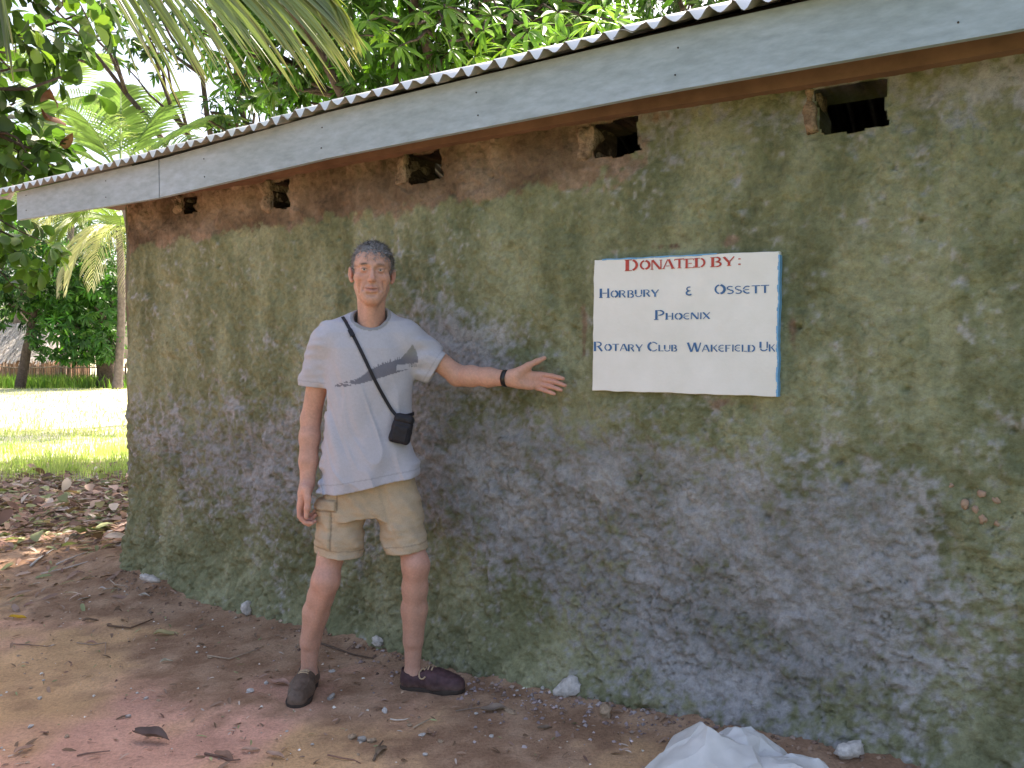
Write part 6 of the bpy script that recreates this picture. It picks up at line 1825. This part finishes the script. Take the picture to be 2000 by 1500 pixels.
rv += [(-3.7, -2.3, 1.3), (3.9, -2.3, 1.3), (2.5, 0, 3.25), (-2.4, 0, 3.25), (-3.7, 2.3, 1.3), (3.9, 2.3, 1.3)]
rf += [(o_, o_ + 1, o_ + 2, o_ + 3), (o_ + 3, o_ + 2, o_ + 5, o_ + 4), (o_, o_ + 3, o_ + 4), (o_ + 1, o_ + 5, o_ + 2)]; rc += [np.array((0.4, 0.36, 0.32))] * 6
link('thatch', mesh_np('thatch', np.array(rv), rf, False, np.array(rc)), M_THATCH, hut, kind='stuff')

# ------------------------------------------------------------------ grass of the field
def grass(n, gen, h0, h1, w, cols):
    x, y = gen(n)
    z = gz(x, y)
    a = R.uniform(0, 2 * math.pi, n); h = R.uniform(h0, h1, n); ln_ = R.uniform(0.1, 0.6, n) * h; b2 = R.uniform(0, 2 * math.pi, n)
    p = np.stack([x, y, z - 0.01], -1); s_ = np.stack([np.cos(a), np.sin(a), 0 * a], -1) * (w * R.uniform(0.6, 1.3, n))[:, None]
    l1 = np.stack([np.cos(b2) * ln_ * 0.3, np.sin(b2) * ln_ * 0.3, h * 0.6], -1); l2 = np.stack([np.cos(b2) * ln_, np.sin(b2) * ln_, h], -1)
    V = np.stack([p - s_, p + s_, p + l1 + s_ * 0.7, p + l1 - s_ * 0.7, p + l2], 1).reshape(-1, 3)
    o = np.arange(n)[:, None] * 5
    F = np.concatenate([o + np.array([[0, 1, 2]]), o + np.array([[0, 2, 3]]), o + np.array([[3, 2, 4]])])
    k = fbm(x * 0.5, y * 0.5, oct=3, seed=61) * 0.5 + R.uniform(0, 1, n)
    t_ = np.clip(k, 0, 1)[:, None]
    C = (np.array(cols[0]) * (1 - t_) + np.array(cols[1]) * t_) * np.exp(R.normal(0, 0.15, n))[:, None]
    return V, F, np.repeat(C, 5, axis=0)
def g_near(n):
    y = 9.2 + 6.0 * R.uniform(0, 1, n) ** 1.4
    u = R.uniform(-0.95, -0.36, n); x = u * y
    return x, y + 0.5 * fbm(x * 1.3, x * 0, oct=2, seed=66)
def g_mid(n):
    y = 14 + 26 * R.uniform(0, 1, n) ** 1.2; return R.uniform(-0.95, -0.30, n) * y, y
def g_far(n):
    y = R.uniform(36.5, 40.5, n); return R.uniform(-36, -8, n), y
def g_tuft(n):
    c = R.uniform(0, 1, 60); cy = 9.0 + 3.2 * c; cx = R.uniform(-0.85, -0.40, 60) * cy
    i = R.integers(0, 60, n); return cx[i] + R.normal(0, 0.12, n), cy[i] + R.normal(0, 0.12, n)
Vs, Fs, Cs, off = [], [], [], 0
for a in (grass(17000, g_near, 0.03, 0.12, 0.0045, ((0.26, 0.38, 0.09), (0.52, 0.54, 0.24))), grass(16000, g_mid, 0.05, 0.16, 0.010, ((0.46, 0.48, 0.20), (0.66, 0.60, 0.38))),
          grass(9000, g_far, 0.25, 0.75, 0.03, ((0.10, 0.20, 0.04), (0.22, 0.30, 0.08))), grass(3000, g_tuft, 0.06, 0.24, 0.005, ((0.30, 0.40, 0.12), (0.52, 0.54, 0.24)))):
    Vs.append(a[0]); Fs.append(a[1] + off); Cs.append(a[2]); off += len(a[0])
M_GRASS = leaf_mat('grass_blade', 0.6, 0.35, 0.2)
link('grass', mesh_np('grass', np.concatenate(Vs), np.concatenate(Fs), True, np.concatenate(Cs)), M_GRASS, kind='stuff', label='sunlit dry green grass of the open field')

# ------------------------------------------------------------------ litter on the ground
def litter(n, gen, size, cols, flat=0.25):
    x, y = gen(n); z = gz(x, y) - (0.008 if size < 0.06 else 0); n = len(x)
    a = R.uniform(0, 2 * math.pi, n)
    d = np.stack([np.cos(a), np.sin(a), R.normal(0, flat, n)], -1); up = np.stack([R.normal(0, 0.35, n), R.normal(0, 0.35, n), np.ones(n)], -1)
    ci = R.integers(0, len(cols), n)
    C = np.array(cols)[ci] * np.exp(R.normal(0, 0.2, n))[:, None]
    return leaf_arrays(LANCE if flat < 0.5 else BROAD, np.stack([x, y, z + 0.012 + 0.01 * R.uniform(0, 1, n)], -1), d, up, size * R.uniform(0.5, 1.25, n), C)
def l_main(n):
    y = 5.3 + 4.6 * R.beta(1.7, 1.5, n); return R.uniform(-0.95, -0.36, n) * y, y
def l_edge(n):
    y = R.uniform(4.3, 6.2, n); return R.uniform(-0.9, -0.47, n) * y, y
def l_yard(n):
    x = R.uniform(-3.2, 1.6, n * 4); y = R.uniform(2.3, 5.2, n * 4); s_, o_ = to_local(x, y); k = (o_ > 0.05) & (fbm(x * 1.4, y * 1.4, oct=2, seed=88) > -0.15)
    return x[k][:n], y[k][:n]
DRYC = ((0.30, 0.19, 0.15), (0.42, 0.30, 0.25), (0.20, 0.12, 0.10), (0.52, 0.44, 0.40), (0.36, 0.24, 0.20), (0.28, 0.30, 0.16))
Vs, Fs, Cs, off = [], [], [], 0
for a in (litter(6500, l_main, 0.13, DRYC, 0.16), litter(1500, l_main, 0.13, DRYC, 0.5), litter(420, l_edge, 0.10, DRYC, 0.12), litter(520, l_yard, 0.032, DRYC, 0.12), litter(240, l_yard, 0.05, ((0.20, 0.13, 0.09), (0.30, 0.20, 0.15)), 0.1)):
    Vs.append(a[0]); Fs.append(a[1] + off); Cs.append(a[2]); off += len(a[0])
link('leaf_litter', mesh_np('leaf_litter', np.concatenate(Vs), np.concatenate(Fs), True, np.concatenate(Cs)), M_DRY, kind='stuff', label='fallen brown leaves lying thick beside the house corner')
# small chips and grit
def chips(n, gen, smin, smax, cols, name, label, p=2.5):
    x, y = gen(n); n = len(x); z = gz(x, y); s_ = smin + (smax - smin) * R.uniform(0, 1, n) ** p
    T0 = np.array([(1, 0, -.3), (-.4, .9, -.3), (-.6, -.8, -.3), (0.1, 0, .8), (0.6, 0.7, 0.1), (-0.8, 0.1, 0.3)])
    Fh_ = np.array([(0, 4, 3), (4, 1, 3), (1, 5, 3), (5, 2, 3), (2, 0, 3), (0, 1, 4), (1, 2, 5), (0, 2, 1)])
    a = R.uniform(0, 6.28, n); ca, sa = np.cos(a), np.sin(a)
    V = np.stack([T0[None, :, 0] * ca[:, None] - T0[None, :, 1] * sa[:, None], T0[None, :, 0] * sa[:, None] + T0[None, :, 1] * ca[:, None], np.tile(T0[:, 2] * 0.7, (n, 1))], -1) * s_[:, None, None]
    V = V * R.uniform(0.7, 1.3, (n, 6, 1)) + np.stack([x, y, z + s_ * 0.3], -1)[:, None, :]
    F = (np.arange(n) * 6)[:, None, None] + Fh_[None]
    C = np.array(cols)[R.integers(0, len(cols), n)] * np.exp(R.normal(0, 0.2, n))[:, None]
    link(name, mesh_np(name, V.reshape(-1, 3), F.reshape(-1, 3), False, np.repeat(C, 6, axis=0)), M_GRIT, kind='stuff', label=label)
M_GRIT = simple_mat('grit', (0.4, 0.35, 0.3), 0.9, 0.2, 60, 100, 0.1, use_col=True)
def c_yard(n):
    x = R.uniform(-3.2, 1.6, n * 3); y = R.uniform(2.2, 5.2, n * 3); s_, o_ = to_local(x, y); k = o_ > 0.02
    return x[k][:n], y[k][:n]
def c_foot(n):
    s_ = R.uniform(0.05, 5.0, n); o_ = np.abs(R.normal(0, 0.10, n)) + 0.05; p = CORNER[None] + s_[:, None] * TX - o_[:, None] * NI
    return p[:, 0], p[:, 1]
def c_mid(n):
    s_ = R.normal(3.05, 0.45, n); o_ = np.abs(R.normal(0.0, 0.16, n)) + 0.06; p = CORNER[None] + s_[:, None] * TX - o_[:, None] * NI
    return p[:, 0], p[:, 1]
chips(1500, c_yard, 0.0015, 0.010, ((0.60, 0.54, 0.46), (0.40, 0.29, 0.21), (0.26, 0.17, 0.12), (0.70, 0.66, 0.60)), 'gravel', 'pale grit scattered over the bare earth', 5)
chips(1500, c_foot, 0.002, 0.014, ((0.23, 0.15, 0.10), (0.30, 0.20, 0.14), (0.20, 0.13, 0.10), (0.36, 0.27, 0.22)), 'rubble', 'brown crumbs of plaster and earth along the wall foot', 3)
chips(480, c_mid, 0.003, 0.014, ((0.34, 0.27, 0.27), (0.27, 0.20, 0.19), (0.42, 0.36, 0.36), (0.24, 0.17, 0.14)), 'gravel', 'mauve grey gravel spilled along the wall foot beyond the purple shoe', 2)

M_WSTONE = simple_mat('white_stone', (0.62, 0.59, 0.56), 0.9, 0.35, 2.2, 9, 0.4, 0.02)
M_TSTONE = simple_mat('tan_stone', (0.44, 0.32, 0.22), 0.9, 0.4, 2.2, 9, 0.4, 0.02)
def place(o, px, py, dz=0.0):
    g = G(px, py, 0.0)
    for _ in range(3): g = G(px, py, float(gz(g[0], g[1])))
    o.location = (g[0], g[1], g[2] + dz); return g
for i, (px, py, sx, sy, sz, mat, lab) in enumerate((
        (293, 1133, 0.050, 0.035, 0.030, 0, 'white stone at the wall foot close to the far corner'),
        (484, 1195, 0.042, 0.035, 0.052, 0, 'upright white stone at the wall foot between the far corner and the person'),
        (737, 1256, 0.030, 0.025, 0.032, 0, 'whitish stone at the wall foot between the legs of the person'),
        (1110, 1352, 0.058, 0.035, 0.055, 0, 'large white stone set slanting at the wall foot beside the purple shoe'),
        (1182, 1396, 0.030, 0.024, 0.036, 1, 'tan stone at the wall foot just before the crumpled sheet'),
        (1660, 1470, 0.046, 0.036, 0.036, 0, 'rounded white stone at the wall foot behind the crumpled sheet'),
        (688, 1442, 0.022, 0.018, 0.015, 1, 'orange tan stone touching a grey one in the foreground'),
        (708, 1447, 0.017, 0.016, 0.015, 2, 'small pale grey stone between two tan stones in the foreground'),
        (727, 1449, 0.020, 0.018, 0.014, 1, 'light tan stone on the right of a row of three'),
        (997, 1392, 0.030, 0.018, 0.014, 1, 'tan stone lying on the dirt past the toe of the purple shoe'),
        (489, 1352, 0.016, 0.014, 0.014, 0, 'small white stone left of the brown shoe'),
        (751, 1390, 0.018, 0.013, 0.011, 0, 'small white chip of stone between the two shoes'),
        (648, 1313, 0.014, 0.012, 0.011, 0, 'tiny white stone behind the brown shoe'),
        (647, 1362, 0.020, 0.015, 0.010, 2, 'flat grey stone just right of the brown shoe'),
        (800, 1418, 0.012, 0.010, 0.009, 1, 'tiny orange stone below the heel of the purple shoe'),
        (824, 1436, 0.014, 0.010, 0.007, 0, 'thin white flake of stone in the lower middle of the ground'))):
    o = link('stone', STONES[i % 6], None, label=lab, cat='stone', group='stones on the ground')
    me = STONES[i % 6].copy(); me.materials.clear(); me.materials.append((M_WSTONE, M_TSTONE, simple_mat('grey_stone', (0.36, 0.33, 0.30), 0.9, 0.3, 12, 40, 0.4))[mat]); o.data = me
    place(o, px, py, sz * 0.30); o.scale = (sx, sy, sz); o.rotation_euler = (0.2 * math.sin(i), 0.25 * math.cos(i * 2), i * 1.3)
    if px == 1110: o.rotation_euler = (0.2, -0.7, -0.5)
for i, (px, py) in enumerate(((60, 1345), (85, 1330), (78, 1365), (310, 1370), (285, 1365), (385, 1275), (410, 1285), (435, 1225), (420, 1180), (36, 1283), (250, 1400), (520, 1335), (540, 1310), (930, 1395), (960, 1440), (860, 1450), (1010, 1350), (1060, 1345), (1130, 1420), (900, 1330), (60, 1420), (130, 1440), (610, 1455), (560, 1430), (700, 1475), (830, 1475))):
    o = link('pebble', STONES[i % 6].copy(), None, label='tiny pale pebble on the bare earth', cat='pebble', group='tiny pale pebbles'); o.data.materials.clear(); o.data.materials.append(M_WSTONE if i % 3 else M_TSTONE)
    place(o, px, py, 0.003); s_ = R.uniform(0.005, 0.010); o.scale = (s_ * 1.2, s_, s_ * 0.8); o.rotation_euler = (0, 0, i)
# single fallen leaves
LV = [('pale tan dry leaf lying flat near the middle of the earth', 300, 1243, 0.115, 0.3, (0.42, 0.36, 0.20)), ('yellow curled leaf at the picture edge', 18, 1210, 0.085, 0.1, (0.55, 0.33, 0.04)),
      ('dark curled dead leaf lying alone in the foreground', 262, 1448, 0.135, -0.2, (0.15, 0.105, 0.095)), ('pinkish brown leaf in front of the brown shoe', 530, 1335, 0.090, -0.25, (0.40, 0.25, 0.20)),
      ('reddish leaf beside a bent twig', 165, 1260, 0.060, 0.1, (0.45, 0.27, 0.21)), ('pale curled leaf by the crumbly patch', 312, 1298, 0.055, 0.6, (0.48, 0.43, 0.36)),
      ('brown leaf standing near the row of three stones', 735, 1480, 0.080, 1.3, (0.24, 0.18, 0.13)), ('oval pinkish leaf at the lower edge', 472, 1472, 0.060, 0.2, (0.44, 0.29, 0.23)),
      ('second pinkish leaf at the lower edge, flatter', 520, 1478, 0.070, -0.3, (0.42, 0.28, 0.22)), ('long brown leaf at the lower edge', 420, 1475, 0.085, -0.5, (0.26, 0.16, 0.12)),
      ('small dry leaf below the far corner of the wall', 270, 1166, 0.060, 0.1, (0.55, 0.50, 0.46)), ('white sliver of dry leaf on the dark earth', 192, 1153, 0.045, 0.1, (0.62, 0.56, 0.58)),
      ('brown rolled leaf in the upper left of the earth', 160, 1217, 0.075, 0.5, (0.20, 0.135, 0.10)), ('grey brown leaf by the lower picture edge', 28, 1478, 0.075, 1.2, (0.36, 0.24, 0.20)),
      ('crumpled brown leaf left of the white sheet', 1050, 1430, 0.060, 0.4, (0.25, 0.19, 0.15)), ('thin grey leaf lying past the purple shoe', 940, 1392, 0.110, 0.3, (0.27, 0.21, 0.17))]
for i, (lab, px, py, l, rz, col) in enumerate(LV):
    o = link('dead_leaf', curled(l * (0.42 if i != 2 else 0.5), l, 0.7 + 0.3 * (i % 3), i, col), M_DRY, label=lab, cat='leaf', group='single fallen leaves')
    place(o, px, py, 0.012 + 0.02 * (i == 2)); o.rotation_euler = (0.12, 0.1, rz - 1.57)
# twigs and straws
TW = [((405, 1283), (448, 1290), (500, 1272), (515, 1265), 'bent pale twig lying near the reddish leaf', (0.40, 0.30, 0.22), 0.0035), ((150, 1258), (180, 1262), (207, 1258), (205, 1282), 'hooked thin twig on the brown earth', (0.36, 0.27, 0.20), 0.003),
      ((210, 1225), (255, 1230), (275, 1222), (300, 1212), 'dark twig near the tan leaf', (0.14, 0.09, 0.06), 0.005), ((110, 1105), (130, 1096), (150, 1088), (172, 1080), 'pale straw lying at an angle before the leaf litter', (0.62, 0.55, 0.52), 0.005),
      ((80, 1123), (130, 1112), (170, 1100), (220, 1094), 'long pale straw running to the wall corner', (0.58, 0.50, 0.45), 0.0045), ((60, 1108), (75, 1095), (90, 1085), (104, 1076), 'stripped pale frond stalk in the litter', (0.60, 0.58, 0.56), 0.007),
      ((620, 1257), (650, 1268), (690, 1282), (730, 1290), 'thin dark root behind the legs', (0.12, 0.08, 0.06), 0.005), ((762, 1408), (775, 1410), (790, 1409), (800, 1406), 'short white straw between the shoes', (0.60, 0.54, 0.46), 0.003),
      ((808, 1425), (820, 1418), (832, 1412), (840, 1408), 'short tan straw below the purple shoe', (0.45, 0.36, 0.26), 0.003), ((890, 1392), (915, 1388), (940, 1385), (962, 1380), 'long thin twig past the purple shoe', (0.24, 0.18, 0.14), 0.003),
      ((150, 1480), (170, 1475), (190, 1473), (215, 1470), 'thin brown twig at the lower left', (0.22, 0.14, 0.11), 0.003), ((400, 1476), (430, 1482), (450, 1490), (470, 1488), 'dark twig at the lower edge under the pink leaves', (0.16, 0.10, 0.08), 0.004),
      ((730, 1490), (735, 1478), (738, 1465), (748, 1452), 'short dark stick beside the row of stones', (0.15, 0.11, 0.08), 0.005), ((20, 1260), (60, 1262), (90, 1265), (110, 1262), 'faint thin twig at the left edge', (0.22, 0.15, 0.11), 0.0025),
      ((640, 1478), (665, 1484), (690, 1488), (705, 1495), 'thin reddish twig at the lower middle', (0.26, 0.15, 0.11), 0.003), ((215, 1135), (225, 1144), (240, 1146), (250, 1145), 'curved pale straw near the wall corner', (0.42, 0.34, 0.27), 0.0035)]
for i, (a, b_, c_, d_, lab, col, r_) in enumerate(TW):
    pts = []
    for px, py in (a, b_, c_, d_):
        g = G(px, py, 0.0)
        for _ in range(3): g = G(px, py, float(gz(g[0], g[1])))
        pts.append(np.array(g) + [0, 0, r_ + 0.004])
    org = pts[0].copy(); mb = MB(); mb.tube(np.array(pts) - org, [r_, r_, r_ * 0.8, r_ * 0.5], 6, col)
    link('twig', mb.mesh('twig'), M_GRIT, label=lab, cat='twig', group='twigs and straws on the ground', loc=org)

# ------------------------------------------------------------------ crumpled white sheet in the corner
def crumple(u, v, seed):
    h = 0
    rs = np.random.default_rng(seed)
    for k in range(16):                                 # creases: folds along random lines
        a = rs.uniform(0, math.pi); o_ = rs.uniform(-0.9, 0.9); s_ = rs.uniform(0.10, 0.45)
        h = h + s_ * np.abs((u * math.cos(a) + v * math.sin(a)) - o_) * (1 if k % 2 else -1)
    return h
cg = G(1400, 1545, 0.0)
sheet = empty('plastic_sheet', cg, 0, label='crumpled white plastic sheet lying at the lower picture edge', cat='sheet')
m, t, b = mat_new('white_plastic')
b.inputs['Base Color'].default_value = (0.66, 0.655, 0.65, 1); b.inputs['Roughness'].default_value = 0.45; b.inputs['Transmission Weight'].default_value = 0.0; b.inputs['Subsurface Weight'].default_value = 0.25; b.inputs['Subsurface Radius'].default_value = (0.03, 0.03, 0.03); b.inputs['Subsurface Scale'].default_value = 0.5
n_ = noise_n(t, 6, 4, 0.6, objco(t)); t.links.new(ramp(t, n_.outputs[0], [(0.3, (0.55, 0.545, 0.53)), (0.7, (0.70, 0.70, 0.695))]).outputs[0], b.inputs['Base Color'])
M_PLAST = m
def lobe(name, cx, cy, rx, ry, hgt, seed, peak=(0.0, 0.0)):
    """a hump of stiff sheet: big flat facets between sharp creases"""
    rs = np.random.default_rng(seed); n = 7
    u, v = np.meshgrid(np.linspace(-1, 1, n), np.linspace(-1, 1, n), indexing='ij')
    inn = (np.abs(u) < 0.99) & (np.abs(v) < 0.99)
    u = u + inn * rs.uniform(-0.11, 0.11, u.shape); v = v + inn * rs.uniform(-0.11, 0.11, v.shape)
    r = np.sqrt(u * u + v * v); sc_ = np.maximum(np.abs(u), np.abs(v)) / np.maximum(r, 1e-6)
    uu, vv = u * sc_, v * sc_
    ang = np.arctan2(vv, uu); rad = np.sqrt(uu * uu + vv * vv)
    outl = 1 + 0.16 * np.sin(ang * 3 + seed) + 0.10 * np.sin(ang * 5 + seed * 2)
    pk = np.sqrt((uu - peak[0]) ** 2 + (vv - peak[1]) ** 2)
    z = hgt * np.clip(1 - pk / 1.2, 0, 1) ** 0.8 * rs.uniform(0.82, 1.12, u.shape)
    z = np.where(rad > 0.93, 0, z)
    X_, Y_ = cx + uu * rx * outl, cy + vv * ry * outl
    pts = np.stack([X_, Y_, z], -1)
    # each facet divided and puckered a little along its edges
    k = 5; V = []; F = []
    for i in range(n - 1):
        for j in range(n - 1):
            c4 = [pts[i, j], pts[i + 1, j], pts[i + 1, j + 1], pts[i, j + 1]]
            tris = ((c4[0], c4[1], c4[2]), (c4[0], c4[2], c4[3])) if rs.uniform() < 0.5 else ((c4[0], c4[1], c4[3]), (c4[1], c4[2], c4[3]))
            for t3 in tris:
                o = len(V); ids = {}
                for a in range(k + 1):
                    for b_ in range(k + 1 - a):
                        p = t3[0] + (t3[1] - t3[0]) * a / k + (t3[2] - t3[0]) * b_ / k
                        ids[a, b_] = len(V); V.append(p)
                for a in range(k):
                    for b_ in range(k - a):
                        F.append((ids[a, b_], ids[a + 1, b_], ids[a, b_ + 1]))
                        if a + b_ < k - 1: F.append((ids[a + 1, b_], ids[a + 1, b_ + 1], ids[a, b_ + 1]))
    V = np.array(V)
    V[:, 2] += 0.006 * fbm(V[:, 0] * 26, V[:, 1] * 26, oct=3, seed=seed) * (V[:, 2] > 0.004)
    V[:, 2] = np.maximum(V[:, 2], 0.0) + gz(cg[0] + V[:, 0], cg[1] + V[:, 1]) + 0.006 - cg[2]
    V, inv = np.unique(np.round(V, 5), axis=0, return_inverse=True)
    F = [tuple(int(inv.ravel()[q]) for q in f) for f in F]
    me = mesh_np(name, V, F, True); me.set_sharp_from_angle(angle=math.radians(24))
    link(name, me, M_PLAST, sheet)
lobe('fold', -0.035, 0.02, 0.21, 0.17, 0.165, 3, (0.10, 0.1))
lobe('fold', 0.115, 0.10, 0.14, 0.10, 0.135, 8, (-0.1, 0.0))
lobe('fold', 0.21, -0.02, 0.15, 0.11, 0.085, 12, (0.0, 0.1))
